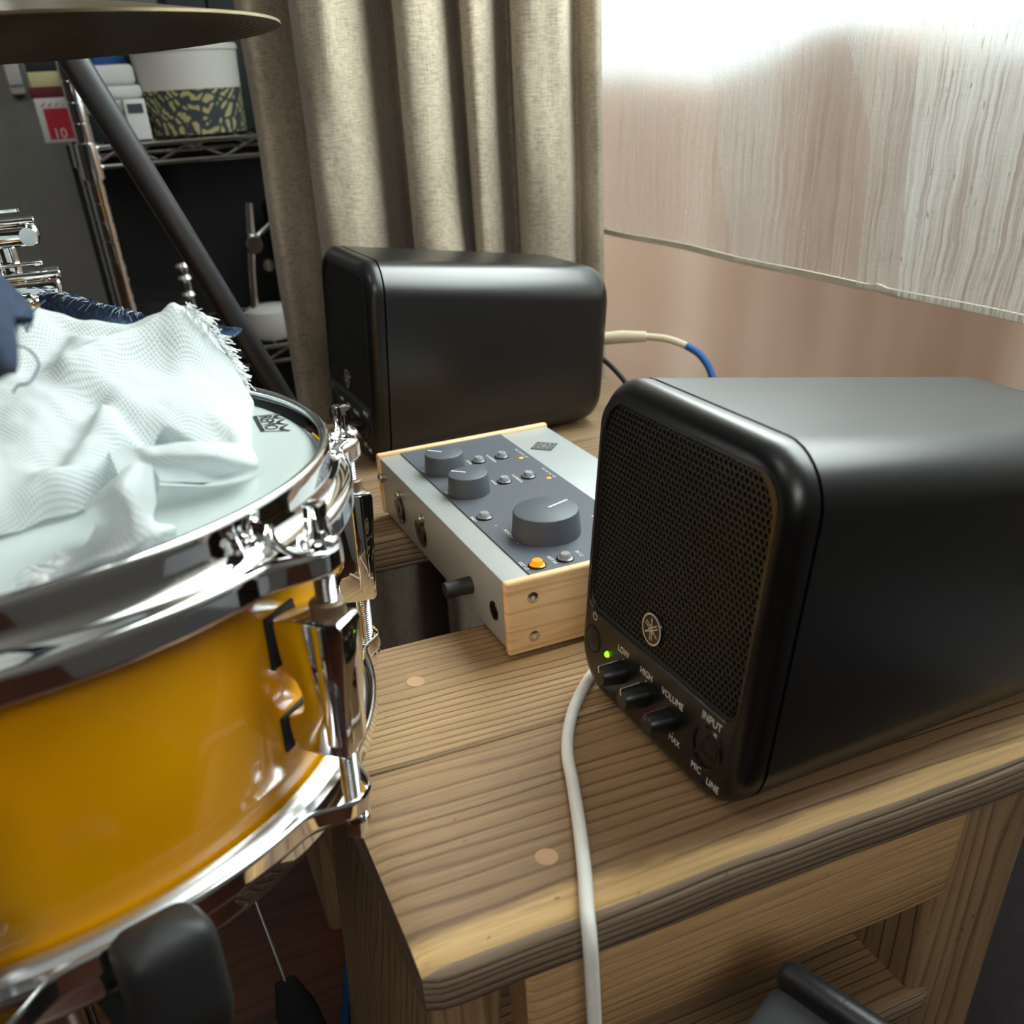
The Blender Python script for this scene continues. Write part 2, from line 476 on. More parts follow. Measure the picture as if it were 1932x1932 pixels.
def prism(name, poly, axis_mtx, h0, h1, mat, parent=None, bev=0):
    """extrude a 2-D polygon (x,y) from z=h0 to z=h1, then transform by axis_mtx"""
    bm = bmesh.new()
    vs = [bm.verts.new((x, y, h0)) for x, y in poly]
    f = bm.faces.new(vs)
    r = bmesh.ops.extrude_face_region(bm, geom=[f])
    for e in r['geom']:
        if isinstance(e, bmesh.types.BMVert): e.co.z = h1
    bmesh.ops.recalc_face_normals(bm, faces=bm.faces)
    if bev: bmesh.ops.bevel(bm, geom=bm.edges[:], offset=bev, segments=2, profile=.5, affect='EDGES')
    if axis_mtx is not None: bm.transform(axis_mtx)
    bmesh.ops.recalc_face_normals(bm, faces=bm.faces)
    me = bpy.data.meshes.new(name); bm.to_mesh(me); bm.free()
    return sharp(link(name, me, mat, parent), 35)
def basis(o, x, y, z):
    m = Matrix.Identity(4)
    for i, v in enumerate((x, y, z)):
        for j in range(3): m[j][i] = v[j]
    m.translation = Vector(o); return m
def text(name, body, size, mtx, mat, parent, stretch=1.0, bold=0.0, ext=.00008, align='CENTER', shear=0):
    cu = bpy.data.curves.new('lettering', 'FONT')
    cu.body = body; cu.size = size; cu.align_x = align; cu.align_y = 'CENTER'; cu.extrude = ext
    cu.offset = bold; cu.resolution_u = 3; cu.shear = shear
    o = bpy.data.objects.new('lettering_tmp', cu); COL.objects.link(o)
    dg = bpy.context.evaluated_depsgraph_get()
    me = bpy.data.meshes.new_from_object(o.evaluated_get(dg))
    bpy.data.objects.remove(o); bpy.data.curves.remove(cu)
    me.transform(mtx @ Matrix.Diagonal((stretch, 1, 1, 1)))
    me.materials.clear()
    return link(name, me, mat, parent, smooth=False)
def strip2d(pts, wid):
    """flat ribbon polygons in 2-D along pts -> verts, faces"""
    P = [Vector(p) for p in pts]; vs = []; fs = []
    for i, p in enumerate(P):
        d = (P[min(i + 1, len(P) - 1)] - P[max(i - 1, 0)]).normalized(); nn = Vector((-d.y, d.x))
        w = wid[i] if isinstance(wid, (list, tuple)) else wid
        vs += [p + nn * w / 2, p - nn * w / 2]
    for i in range(len(P) - 1): fs.append((2 * i, 2 * i + 1, 2 * i + 3, 2 * i + 2))
    return vs, fs
def flat_marks(name, strips, mtx, mat, parent, h=.00012):
    vs, fs = [], []
    for pts, wid in strips:
        v, f = strip2d(pts, wid); o = len(vs)
        vs += [(p.x, p.y, h) for p in v]; fs += [tuple(i + o for i in q) for q in f]
    me = pymesh(name, vs, fs); me.transform(mtx)
    return link(name, me, mat, parent, smooth=False)
def circ(r, n=24, c=(0, 0)):
    return [(c[0] + r * math.cos(2 * PI * k / n), c[1] + r * math.sin(2 * PI * k / n)) for k in range(n)]
def quad(name, vs, mat, parent=None):
    return link(name, pymesh(name, vs, [tuple(range(len(vs)))]), mat, parent, smooth=False)

# ================================================================== THE ROOM
def structure(o, label=None):
    o['kind'] = 'structure'
    if label: o['label'] = label
    return o
FZ = -.43
structure(rbox('floor', (-2.9, -2.6, FZ - .05), (.62, 1.85, FZ), 'floor_wood', bev=0), 'glossy reddish brown wooden floor under the drum')
structure(rbox('ceiling', (-2.9, -2.6, 1.95), (.62, 1.85, 2.0), 'ceiling_white', bev=0), 'white ceiling')
structure(rbox('wall_left', (-2.9, 1.76, FZ), (.62, 1.85, 1.95), 'wall_grey', bev=0), 'dim grey wall behind the wire rack')
structure(rbox('wall_right', (-2.9, -2.6, FZ), (.62, -2.5, 1.95), 'dark_wall', bev=0), 'dark wall')
structure(rbox('wall_back', (-2.98, -2.6, FZ), (-2.9, 1.85, 1.95), 'dark_wall', bev=0), 'dark wall')
WX0, WX1 = .50, .60
WY0, WY1, WZ0, WZ1 = -.34, 1.30, -.36, 1.48
# window wall built as four pieces round the opening
bm = bmesh.new()
for lo, hi in (((WX0, -2.5, FZ), (WX1, 1.76, WZ0)), ((WX0, -2.5, WZ1), (WX1, 1.76, 1.95)), ((WX0, -2.5, WZ0), (WX1, WY0, WZ1)), ((WX0, WY1, WZ0), (WX1, 1.76, WZ1))):
    g = bmesh.ops.create_cube(bm, size=1)
    for v in g['verts']:
        v.co = Vector([(lo[i] + hi[i]) / 2 + v.co[i] * (hi[i] - lo[i]) for i in range(3)])
me = bpy.data.meshes.new('wall_window'); bm.to_mesh(me); bm.free()
structure(link('wall_window', me, 'wall_grey', smooth=False), 'grey wall round the window')
win = structure(empty('window_1', (0, 0, 0)), 'wide window with frosted panes behind the sheer curtain')
for y0, y1 in ((WY0 + .03, WY1 - .03),):
    rbox('pane', (.535, y0, WZ0 + .03), (.541, y1, WZ1 - .03), 'frosted_glass', win, bev=0)
for lo, hi in (((.52, WY0, WZ0), (.56, WY1, WZ0 + .03)), ((.52, WY0, WZ1 - .03), (.56, WY1, WZ1)), ((.52, WY0, WZ0), (.56, WY0 + .03, WZ1)), ((.52, WY1 - .03, WZ0), (.56, WY1, WZ1))):
    rbox('frame_bar', lo, hi, 'paper_white', win, bev=.003)
# outdoors: uneven boarded garden wall under a bright sky
ny, nz = 90, 24; vs = []; fs = []
for i in range(ny + 1):
    y = -2.5 + 6.5 * i / ny
    top = .285 + .065 * math.exp(-((y - 1.40) / .16) ** 2) - .06 * math.exp(-((y - 2.0) / .2) ** 2) + .012 * mnoise.noise(Vector((y * 5, 1.1, 0)))
    for j in range(nz + 1):
        z = -.7 + (top + .7) * j / nz
        vs.append((1.35 + .03 * mnoise.noise(Vector((y * 6, z * 1.0, 5))) , y, z))
    vs.append((1.60, y, top - .01)); vs.append((1.60, y, -.7))
w_ = nz + 3
for i in range(ny):
    for j in range(w_ - 1): fs.append((i * w_ + j, (i + 1) * w_ + j, (i + 1) * w_ + j + 1, i * w_ + j + 1))
tag(link('garden_wall', fixn(pymesh('garden_wall', vs, fs)), 'outdoor_boards'), 'blurred pinkish brown wall outside the frosted window', 'wall')
structure(rbox('ground_outside', (.62, -3, -.75), (4, 4, -.7), 'dark_wall', bev=0), 'ground outside the window')

# assumed ceiling lamp out of view, added for the bright band on the hoop
cl_ = empty('added_ceiling_lamp', (-1.25, -.15, 1.95)); tag(cl_, 'added round white ceiling lamp, assumed in the middle of the room', 'lamp')
lathe('added_lamp_ring', [(.30, 0), (.34, 0), (.345, -.03), (.33, -.05), (.30, -.045)], 'paper_white', cl_, 48, closed=True)
lathe('diffuser', [(0, -.075), (.15, -.070), (.26, -.055), (.30, -.03), (.30, 0)], 'added_lamp_diffuser', cl_, 48)

# ================================================================== BENCH
bench = empty('wooden_bench', (0, 0, 0), (0, 0, -.0168))
tag(bench, 'rustic bench of weathered timber planks carrying the speakers and audio interface', 'bench')
def plank(name, x0, x1, y0, y1, z0, z1, mats, parent, wav=.0, seed=0, rad=.005, nx=70, ny=10):
    """board lying along X: closed section lofted along X with an uneven front edge"""
    loops = []
    for i in range(nx + 1):
        x = x0 + (x1 - x0) * i / nx
        ed = min(1, min(i, nx - i) / 1.2)
        f1 = wav * (mnoise.noise(Vector((x * 7, seed, 0))) + .5 * mnoise.noise(Vector((x * 22, seed + 4, 0))))
        f2 = wav * mnoise.noise(Vector((x * 6, seed + 9, 0)))
        ya, yb = y0 + f1, y1
        wz = wav * .35 * mnoise.noise(Vector((x * 10, seed + 2, 0)))
        r = rad; ins = (1 - ed) * rad * .6
        L = []
        L += [(x, yb - ins, z0 + r), (x, yb - ins, z1 - r * .5), (x, yb - r * .5 - ins, z1 - ins)]
        for k in range(1, ny): L.append((x, yb + (ya + r * 1.4 - yb) * k / ny, z1 - ins * .5))
        L += [(x, ya + r * 1.6, z1 - ins), (x, ya + r * .6, z1 - r * .35 - ins), (x, ya + ins, z1 - r * 1.3), (x, ya + f2 * .3 + ins, (z0 + z1) / 2), (x, ya + f2 * .3 + ins, z0 + r + wz), (x, ya + r + ins, z0 + wz)]
        L += [(x, yb - r, z0)]
        loops.append(L)
    o = loft(name, loops, mats, parent, True, True, 50)
    if len(mats) > 1:
        for p in o.data.polygons:
            if p.normal.z < .55: p.material_index = 1
    return o
plank('plank', -.121, .335, -.1985, -.0665, -.029, 0, ['bench_top', 'bench_edge'], bench, .0015, 1, .005)
plank('plank', -.121, .335, -.0660, .0502, -.029, 0, ['bench_top_inner', 'bench_edge'], bench, .0006, 5, .0015)
plank('plank', -.121, .335, .2155, .340, -.031, 0, ['bench_back', 'bench_edge'], bench, .0012, 8, .003)
plank('plank', -.121, .335, .3415, .520, -.031, 0, ['bench_back', 'bench_edge'], bench, .0008, 12, .002)
for (x, y) in ((-.0585, .0055), (-.050, -.159), (.236, .004), (.240, -.156)):
    lathe('dowel_plug', [(0, .0003), (.0052, .0003), (.0057, -.0002), (.0057, -.004)], 'dowel_wood', bench, 20, Matrix.Translation((x, y, 0)))
plank('apron', -.076, .171, -.193, -.168, -.093, -.030, ['bench_apron'], bench, .0012, 21, .003)
# legs: rough posts, slightly splayed
def leg(name, x0, x1, y0, y1, ztop, zbot, dx, dy, seed, parent, mat='bench_leg'):
    loops = []
    n = 16
    for i in range(n + 1):
        t = i / n; z = ztop + (zbot - ztop) * t
        L = []
        for (yy, xx) in [(p[0], p[1]) for p in rrect(y0, y1, x0, x1, .006, 3)]:
            k = .004 * mnoise.noise(Vector((xx * 30, yy * 30, z * 9 + seed)))
            L.append((xx + dx * t + k, yy + dy * t + k * .6, z))
        loops.append(L)
    return loft(name, loops, mat, parent, True, True, 50)
leg('leg', -.112, -.078, -.176, .035, -.029, FZ, -.035, 0, 3, bench)
leg('leg', -.112, -.078, .250, .480, -.031, FZ, -.006, 0, 9, bench)
leg('leg', .173, .238, -.182, .035, -.029, FZ, .012, 0, 14, bench)
leg('leg', .160, .212, .250, .480, -.031, FZ, .010, 0, 17, bench)
plank('lower_shelf', -.085, .192, -.186, .036, -.212, -.190, ['bench_back', 'bench_edge'], bench, .0015, 31, .003)
plank('stretcher', -.1, .165, .300, .330, -.30, -.24, ['bench_leg'], bench, .001, 33, .003)

# ================================================================== SPEAKERS
def make_speaker():
    lean = .085; w, h, d, tw, ts = .149, .1701, .2229, .0045, .013
    root = empty('active_speaker')
    R = .027
    def sec(x, ins=0, r=R, zi=0):
        t = max(x, 0) / d
        zb = max(x, 0) * math.tan(lean)
        y0, y1 = tw * t + ins, w - tw * t - ins
        z0, z1 = zb + ins, h - ts * t - ins
        return [(x, y, z) for y, z in rrect(y0, y1, z0, z1, max(r - ins * .6, .004), 9)]
    loops = [sec(.0012, .0015), sec(.0012), ]
    n = 14
    for i in range(1, n): loops.append(sec(.0012 + (d - .018 - .0012) * i / n))
    for k in range(0, 8):
        a = PI / 2 * k / 7
        loops.append(sec(d - .018 + .018 * math.sin(a), .018 * (1 - math.cos(a))))
    loft('cabinet', loops, 'black_cabinet', root, True, True, 30)
    # bezel with a rolled outer edge, flat control strip and grille opening
    gy0, gy1, gz0, gz1 = .0085, .1415, .0485, .1600
    B = [sec(.0, .0012), sec(-.0003, .0002), sec(-.004)]
    for k in range(1, 8):
        a = PI / 2 * k / 7
        B.append(sec(-.004 - .0105 * math.sin(a), .0095 * (1 - math.cos(a))))
    fx = -.0145
    gr = (.010, .010, .016, .016)
    B.append([(fx, y, z) for y, z in rrect(gy0 - .0008, gy1 + .0008, gz0 - .0008, gz1 + .0008, gr, 9)])
    B.append([(fx + .0008, y, z) for y, z in rrect(gy0, gy1, gz0, gz1, gr, 9)])
    B.append([(fx + .009, y, z) for y, z in rrect(gy0, gy1, gz0, gz1, gr, 9)])
    bez = loft('front_bezel', B, 'black_bezel', root, True, False, 30)
    link('baffle', pymesh('baffle', [(fx + .0088, y, z) for y, z in rrect(gy0, gy1, gz0, gz1, gr, 9)], [tuple(range(40))]), 'void_black', root, False)
    MF = lambda y, z, dx=0.0: basis((fx - dx, y, z), (0, -1, 0), (0, 0, 1), (-1, 0, 0))
    # driver behind the grille
    lathe('driver_cone', [(.0, .0030), (.012, .0036), (.015, .0012), (.045, .0042), (.049, .0055), (.053, .0038), (.056, .0030)], 'cone_dark', root, 40, basis((fx + .0087, .075, .105), (0, -1, 0), (0, 0, 1), (-1, 0, 0)))
    # perforated grille: hexagonal holes
    p = .00325; hole = .00142
    vs, fs = [], []
    def inside(y, z, m):
        cy = min(max(y, gy0 + .014 + m), gy1 - .014 - m); cz = min(max(z, gz0 + .014 + m), gz1 - .014 - m)
        return math.hypot(y - cy, z - cz) < .014 and gy0 + m < y < gy1 - m and gz0 + m < z < gz1 - m
    ny = int((gy1 - gy0) / p) + 2; nz = int((gz1 - gz0) / (p * .866)) + 2
    R6 = p / math.sqrt(3)
    for j in range(nz):
        for i in range(ny):
            y = gy0 + (i + .5 * (j % 2)) * p; z = gz0 + j * p * .866
            if not inside(y, z, .0004): continue
            o = len(vs)
            for ring, rr, xx in ((0, R6, 0), (1, hole, 0), (2, hole, .0012)):
                for k in range(6):
                    a = PI / 2 + k * PI / 3
                    dome = .0
                    vs.append((fx + .0014 + xx + dome, y + rr * math.cos(a), z + rr * math.sin(a)))
            for k in range(6):
                k2 = (k + 1) % 6
                fs.append((o + k, o + k2, o + 6 + k2, o + 6 + k)); fs.append((o + 6 + k, o + 6 + k2, o + 12 + k2, o + 12 + k))
    g = link('grille', pymesh('grille', vs, fs), 'grille_black', root, False)
    # solid rim of the grille sheet
    gp = [rrect(gy0 + e, gy1 - e, gz0 + e, gz1 - e, tuple(q - e for q in gr), 9) for e in (.0001, .0016, .0022)]
    loft('grille_rim', [[(fx + .0010, y, z) for y, z in gp[0]], [(fx + .0008, y, z) for y, z in gp[1]], [(fx + .0016, y, z) for y, z in gp[2]]], 'grille_black', root)
    # round emblem: three crossed tuning forks
    em = lathe('emblem', [(0, .0006), (.0083, .0006), (.0086, .0002), (.0086, -.0008)], 'gloss_black', root, 32, MF(.0795, .0628, -.0010))
    lathe('emblem_ring', [(.0073, .0008), (.0082, .0008)], 'badge_ring', em, 40, MF(.0795, .0628, -.0010))
    st = []
    for k in range(3):
        a = PI / 2 + k * 2 * PI / 3 + .06
        ux, uy = math.cos(a), math.sin(a); nx_, ny_ = -uy, ux
        pt = lambda s, q: (ux * s + nx_ * q, uy * s + ny_ * q)
        st.append(([pt(.0062, 0), pt(.0052, 0), pt(.0040, 0), pt(.0022, 0)], [.0002, .0010, .0007, .0006]))
        for sg in (-1, 1):
            st.append(([pt(.0026, 0), pt(.0020, sg * .0006), pt(.0012, sg * .00075), pt(-.0058, sg * .00075)], .00055))
    flat_marks('emblem_forks', st, MF(.0795, .0628, -.0010), 'badge_ring', em, .0008)
    # power button, lamp, knobs
    pb = lathe('power_button', [(0, .0009), (.0058, .0009), (.0066, .0004), (.0066, -.003)], 'knob_black', root, 32, MF(.1315, .0315, -.0001))
    lathe('button_ring', [(.0068, .0001), (.0078, .0002), (.0080, .0)], 'void_black', root, 32, MF(.1315, .0315))
    arc = [(.0021 * math.cos(a), .0021 * math.sin(a)) for a in [PI / 2 + .55 + (2 * PI - 1.1) * k / 14 for k in range(15)]]
    flat_marks('power_mark', [(arc, .0005), ([(0, .0004), (0, .0029)], .0005)], MF(.1318, .0452), 'print_white', root)
    lathe('power_lamp', [(0, .0016), (.0012, .0013), (.0017, .0004), (.0018, 0)], 'led_green', root, 16, MF(.1160, .0300))
    for y, z, pc in ((.1020, .0265, 'print_white'), (.0795, .0257, 'print_white'), (.0563, .0248, 'print_red')):
        kn = lathe('knob', [(0, .0125), (.0048, .0125), (.0054, .0118), (.0063, .0012), (.0063, 0)], 'knob_black', root, 28, MF(y, z))
        mk = MF(y, z)
        me = pymesh('pointer', [(-.00045, .0022, .01262), (.00045, .0022, .01262), (.00045, .0049, .01262), (-.00045, .0049, .01262), (-.00045, .0057, .0119), (.00045, .0057, .0119), (-.00045, .0066, .0012), (.00045, .0066, .0012)], [(0, 1, 2, 3), (3, 2, 5, 4), (4, 5, 7, 6)])
        me.transform(mk @ Matrix.Rotation(.35, 4, 'Z')); link('pointer', me, pc, kn, False)
    for body, y, z, s in (('LOW', .1012, .0392, .0041), ('HIGH', .0787, .0382, .0041), ('VOLUME', .0550, .0374, .0041), ('MAX', .0490, .0172, .0038), ('INPUT', .0243, .0434, .0046), ('MIC', .0300, .0144, .0041), ('LINE', .0166, .0130, .0041)):
        text('lettering', body, s * 1.25, MF(y, z), 'print_white', root, .92, 0)
    for y, z in ((.1005, .0352), (.0782, .0345), (.0508, .0205), (.0690, .0205)):
        prism('scale_dot', circ(.00035, 10), MF(y, z), 0, .0001, 'print_white', root)
    # combo input socket
    jk = lathe('input_socket', [(.0099, -.003), (.0099, .0007), (.0108, .0010), (.0116, .0)], 'gloss_black', root, 40, MF(.0246, .0290))
    lathe('socket_core', [(0, -.0028), (.0034, -.0028), (.0034, .0003), (.0076, .0003), (.0081, -.0020), (.0099, -.0022)], 'knob_black', jk, 32, MF(.0246, .0290))
    for k in range(3):
        a = PI / 2 + 2 * PI * k / 3
        prism('contact_hole', circ(.0011, 12, (.0055 * math.cos(a), .0055 * math.sin(a))), MF(.0246, .0290), .0002, .0003, 'void_black', jk)
    rbox('line_switch', (fx - .0002, .0205, .0095), (fx + .001, .0245, .0115), 'void_black', root, 0)
    return root
sp1 = make_speaker()
sp1.location = (.0413, -.1828, .002); sp1.rotation_euler = (0, .0889, .0129)
tag(sp1, 'black powered speaker with honeycomb grille and glowing green lamp beside the white cable', 'speaker', 'powered speakers on the bench')
sp2 = copy_tree(sp1)
sp2.location = (.0371, .3517, .002); sp2.rotation_euler = (0, .0796, .0195)
sp2['label'] = 'black powered speaker with its unlit side towards the viewer, in front of the linen curtain'
for ch in sp2.children:
    if ch.name.startswith('power_lamp'):
        ch.data = ch.data.copy(); ch.data.materials[0] = M['knob_black']

# ================================================================== AUDIO INTERFACE
VZ, VH, VW, VD = .0041, .046, .2561, .1453
vt = empty('audio_interface', (0, 0, 0))
tag(vt, 'silver and slate audio interface with maple end cheeks and three knobs', 'audio interface')
zt = VZ + VH
rbox('chassis', (.0006, .0060, VZ), (VD - .0006, VW - .0060, zt - .0008), 'silver_paint', vt, .0012)
for y0, y1 in ((0, .0062), (VW - .0062, VW)):
    rbox('side_cheek', (-.0012, y0, VZ - .001), (VD + .0006, y1, zt + .0016), 'maple', vt, .0022, 3)
rbox('control_panel', (.0175, .0064, zt - .0012), (.1030, VW - .0064, zt + .0002), 'slate_panel', vt, .0002, 1)
MT = lambda x, y, z=zt: basis((x, y, z + .0002), (0, -1, 0), (1, 0, 0), (0, 0, 1))
def vknob(x, y, r, hh, ang):
    kn = lathe('knob', [(0, hh), (r - .0014, hh), (r - .0004, hh - .0005), (r, hh - .0014), (r * 1.05, .0012), (r * 1.06, 0)], 'slate_knob', vt, 56, Matrix.Translation((x, y, zt + .0004)))
    ux, uy = math.cos(ang), math.sin(ang)
    flat_marks('pointer', [([(x + ux * r * .12, y + uy * r * .12), (x + ux * r * .92, y + uy * r * .92)], .0013 if r < .018 else .0016)], Matrix.Translation((0, 0, zt + .0004 + hh)), 'print_white', kn, .0001)
vknob(.0348, .1947, .0142, .0138, 2.33)
vknob(.0346, .1456, .0140, .0138, 2.33)
vknob(.0517, .0561, .0208, .0158, .33)
for x, y in ((.0633, .1988), (.0823, .1988), (.0635, .1502), (.0825, .1502), (.0263, .0975), (.0447, .0157)):
    bt = lathe('button', [(0, .0040), (.0026, .0040), (.0032, .0034), (.0036, .0012), (.0046, .0010), (.0048, 0)], 'clear_button', vt, 24, Matrix.Translation((x, y, zt + .0002)))
    lathe('button_rim', [(.0046, .0011), (.0054, .0008), (.0056, .0)], 'gloss_black', bt, 24, Matrix.Translation((x, y, zt + .0002)))
bt = lathe('button', [(0, .0040), (.0026, .0040), (.0032, .0034), (.0036, .0012), (.0046, .0010), (.0048, 0)], 'button_amber', vt, 24, Matrix.Translation((.0263, .0157, zt + .0002)))
bt['label'] = 'lit orange push button'
lathe('button_rim', [(.0046, .0011), (.0054, .0008), (.0056, .0)], 'gloss_black', bt, 24, Matrix.Translation((.0263, .0157, zt + .0002)))
for y in (.1887, .1404):
    rbox('level_lamp', (.0926, y - .0013, zt), (.0956, y + .0013, zt + .0006), 'led_amber', vt, .0003)
    for k in range(4):
        text('lettering', ('VOC', 'GTR', 'FAST', 'OFF')[k], .0024, MT(.0985, y + .0185 - k * .0058), 'print_white', vt, .9)
for body, x, y, s in (('VINTAGE', .0563, .2012, .0026), ('VINTAGE', .0563, .1530, .0026), ('76 COMPRESSOR', .0740, .2000, .0026), ('76 COMPRESSOR', .0740, .1515, .0026), ('GAIN', .0200, .2000, .0030), ('GAIN', .0200, .1520, .0030), ('MONITOR', .0300, .0660, .0036), ('DIRECT', .0190, .0990, .0030), ('OUT 1-2', .0190, .0195, .0034), ('OUT 3-4', .0372, .0188, .0034), ('IN 1-2', .0553, .0182, .0034)):
    text('lettering', body, s, MT(x, y), 'print_white', vt, .9)
text('lettering', 'VOLT', .0085, MT(.0905, .0560), 'print_white', vt, 1.0, 0, shear=.2)
for p in ((.0205, .1500), (.0280, .0820), (.0290, .0500)):
    prism('scale_dot', circ(.0005, 8), Matrix.Translation((p[0], p[1], zt + .0002)), 0, .0001, 'print_white', vt)
# diamond emblem on the silver strip
DM = basis((.1215, .2060, zt - .0006), (math.cos(.785), math.sin(.785), 0), (-math.sin(.785), math.cos(.785), 0), (0, 0, 1))
a = .0085
dm = flat_marks('emblem', [([(-a, 0), (a, 0)], 2 * a)], DM, 'print_black', vt, .0001)
sq = lambda r: [([(-r, -r), (r, -r)], .0006), ([(r, -r), (r, r)], .0006), ([(r, r), (-r, r)], .0006), ([(-r, r), (-r, -r)], .0006)]
flat_marks('emblem_lines', sq(.0068) + sq(.0045) + [([(-.0042, -.0042), (.0042, .0042)], .0006), ([(-.0042, .0042), (.0042, -.0042)], .0006), ([(0, -.0042), (0, .0042)], .0005), ([(-.0042, 0), (.0042, 0)], .0005)], DM, 'silver_paint', dm, .0002)
# front: sockets, buttons, headphone knob
MFV = lambda y, z: basis((.0006, y, z), (0, -1, 0), (0, 0, 1), (-1, 0, 0))
for y in (.2085, .1600):
    s = lathe('mic_socket', [(0, .0001), (.0098, .0001), (.0106, .0006), (.0116, .0006), (.0120, 0)], 'gloss_black', vt, 36, MFV(y, .0225))
    lathe('socket_core', [(0, .0002), (.003, .0002), (.003, .0009), (.0085, .0009), (.0090, .0002)], 'knob_black', s, 28, MFV(y, .0225))
for y in (.2440, .2020, .1515):
    lathe('front_button', [(0, .0052), (.0022, .0050), (.0036, .0038), (.0038, .0026), (.0030, .0016), (.0030, 0)], 'screw_brass', vt, 20, MFV(y, .0355))
lathe('headphone_knob', [(0, .0180), (.0046, .0180), (.0052, .0174), (.0056, .0)], 'rubber', vt, 28, MFV(.0622, .0235))
lathe('headphone_socket', [(0, .0001), (.0046, .0002), (.0050, .0007), (.0060, .0006), (.0063, 0)], 'gloss_black', vt, 28, MFV(.0244, .0229))
MS = lambda x, z: basis((x, 0, z), (1, 0, 0), (0, 0, 1), (0, -1, 0))
for x in (.0157, .1290):
    for z in (.0390, .0132):
        sc = lathe('screw', [(0, -.0004), (.0013, -.0004), (.0014, .0004), (.0028, .0004), (.0033, .0001), (.0036, .0)], 'steel', vt, 20, MS(x, z))
for x in (.02, .125):
    for y in (.02, VW - .02):
        lathe('rubber_foot', [(0, .0), (.005, 0), (.0052, .0042)], 'rubber', vt, 16, Matrix.Translation((x, y, .0002)))

# ================================================================== SNARE DRUM
dn = Vector((.0489, .0517, 1)).normalized()
du = Vector((0, 1, 0)).cross(dn).normalized(); dw = dn.cross(du)
DMX = basis((-.2726, .0037, .1727), du, dw, dn)
drum = empty('snare_drum'); drum.matrix_world = DMX
tag(drum, 'glossy yellow snare drum with chrome hoops and a white head', 'snare drum')
SR = .1765
lathe('shell', [(SR, -.010), (SR + .0006, -.014), (SR + .0006, -.112), (SR - .0006, -.118), (SR - .0006, -.1395), (SR - .006, -.1395), (SR - .006, -.010)], 'yellow_lacquer', drum, 160, closed=True)
lathe('batter_head', [(0, -.006), (.10, -.006), (.1690, -.006), (.1735, -.0066), (.1765, -.0085), (.1785, -.013)], 'head_film', drum, 128)
lathe('snare_head', [(0, -.1420), (.1735, -.1418), (.1770, -.140), (.1785, -.136)], 'head_film', drum, 96)
lathe('head_collar', [(.1775, -.0125), (.1800, -.0115), (.1825, -.0135), (.1825, -.0185), (.1780, -.0185)], 'collar_silver', drum, 128, closed=True)
lathe('lower_collar', [(.1772, -.1235), (.1795, -.1222), (.1830, -.1228), (.1858, -.1250), (.1866, -.1290), (.1850, -.1320), (.1772, -.1330)], 'collar_silver', drum, 160, closed=True)
NL = 8; A0 = math.radians(-40.5); RR = .1985
def hoop(name, flip):
    """triple flanged hoop; the lower flange swells into an ear at every rod"""
    prof = []   # (r, z, ear weight)
    P0 = [(.1792, -.0040, 0), (.1788, -.0015, 0), (.1797, -.0002, 0), (.1812, .0004, 0), (.1826, -.0003, 0), (.1831, -.0018, 0), (.1832, -.0030, 0), (.1832, -.0040, 0), (.1832, -.0090, 0), (.1832, -.0102, 0), (.1834, -.0114, 0), (.1843, -.0136, .08), (.1860, -.0152, .3), (.1882, -.0162, .7), (.1898, -.0168, 1), (.1908, -.0178, 1), (.1912, -.0192, 1), (.1912, -.0202, 1), (.1912, -.0215, 1), (.1912, -.0262, 1), (.1912, -.0272, 1), (.1900, -.0280, 1), (.1893, -.0270, 1), (.1892, -.0190, 1), (.1875, -.0176, .7), (.1845, -.0160, .2), (.1822, -.0120, 0), (.1815, -.0060, 0)]
    seg = 480; vs, fs = [], []
    for k in range(seg):
        a = 2 * PI * k / seg
        dd = ((a - A0 + PI / NL) % (2 * PI / NL)) - PI / NL
        s = dd * RR / .0165
        ear = math.exp(-abs(s) ** 2.6)
        for (r, z, e) in P0:
            zz = z + (.0020 * ear if z < -.02 else 0)
            rr = r + e * ear * .0142
            if flip: zz = -.1500 - (zz * .98)
            vs.append((rr * math.cos(a), rr * math.sin(a), zz))
    m = len(P0)
    for k in range(seg):
        k2 = (k + 1) % seg
        for j in range(m):
            j2 = (j + 1) % m
            fs.append((k * m + j, k2 * m + j, k2 * m + j2, k * m + j2))
    return sharp(link(name, fixn(pymesh(name, vs, fs)), 'chrome', drum), 60)
hoop('top_hoop', False)
hoop('bottom_hoop', True)
def threaded(name, x, z0, z1, r, parent):
    prof = [(0, z1)]; n = int(abs(z1 - z0) / .0013)
    for i in range(n * 2 + 1):
        prof.append((r if i % 2 else r * .82, z1 + (z0 - z1) * i / (n * 2)))
    prof.append((0, z0))
    return lathe(name, prof, 'steel', parent, 20, Matrix.Translation((x, 0, 0)))
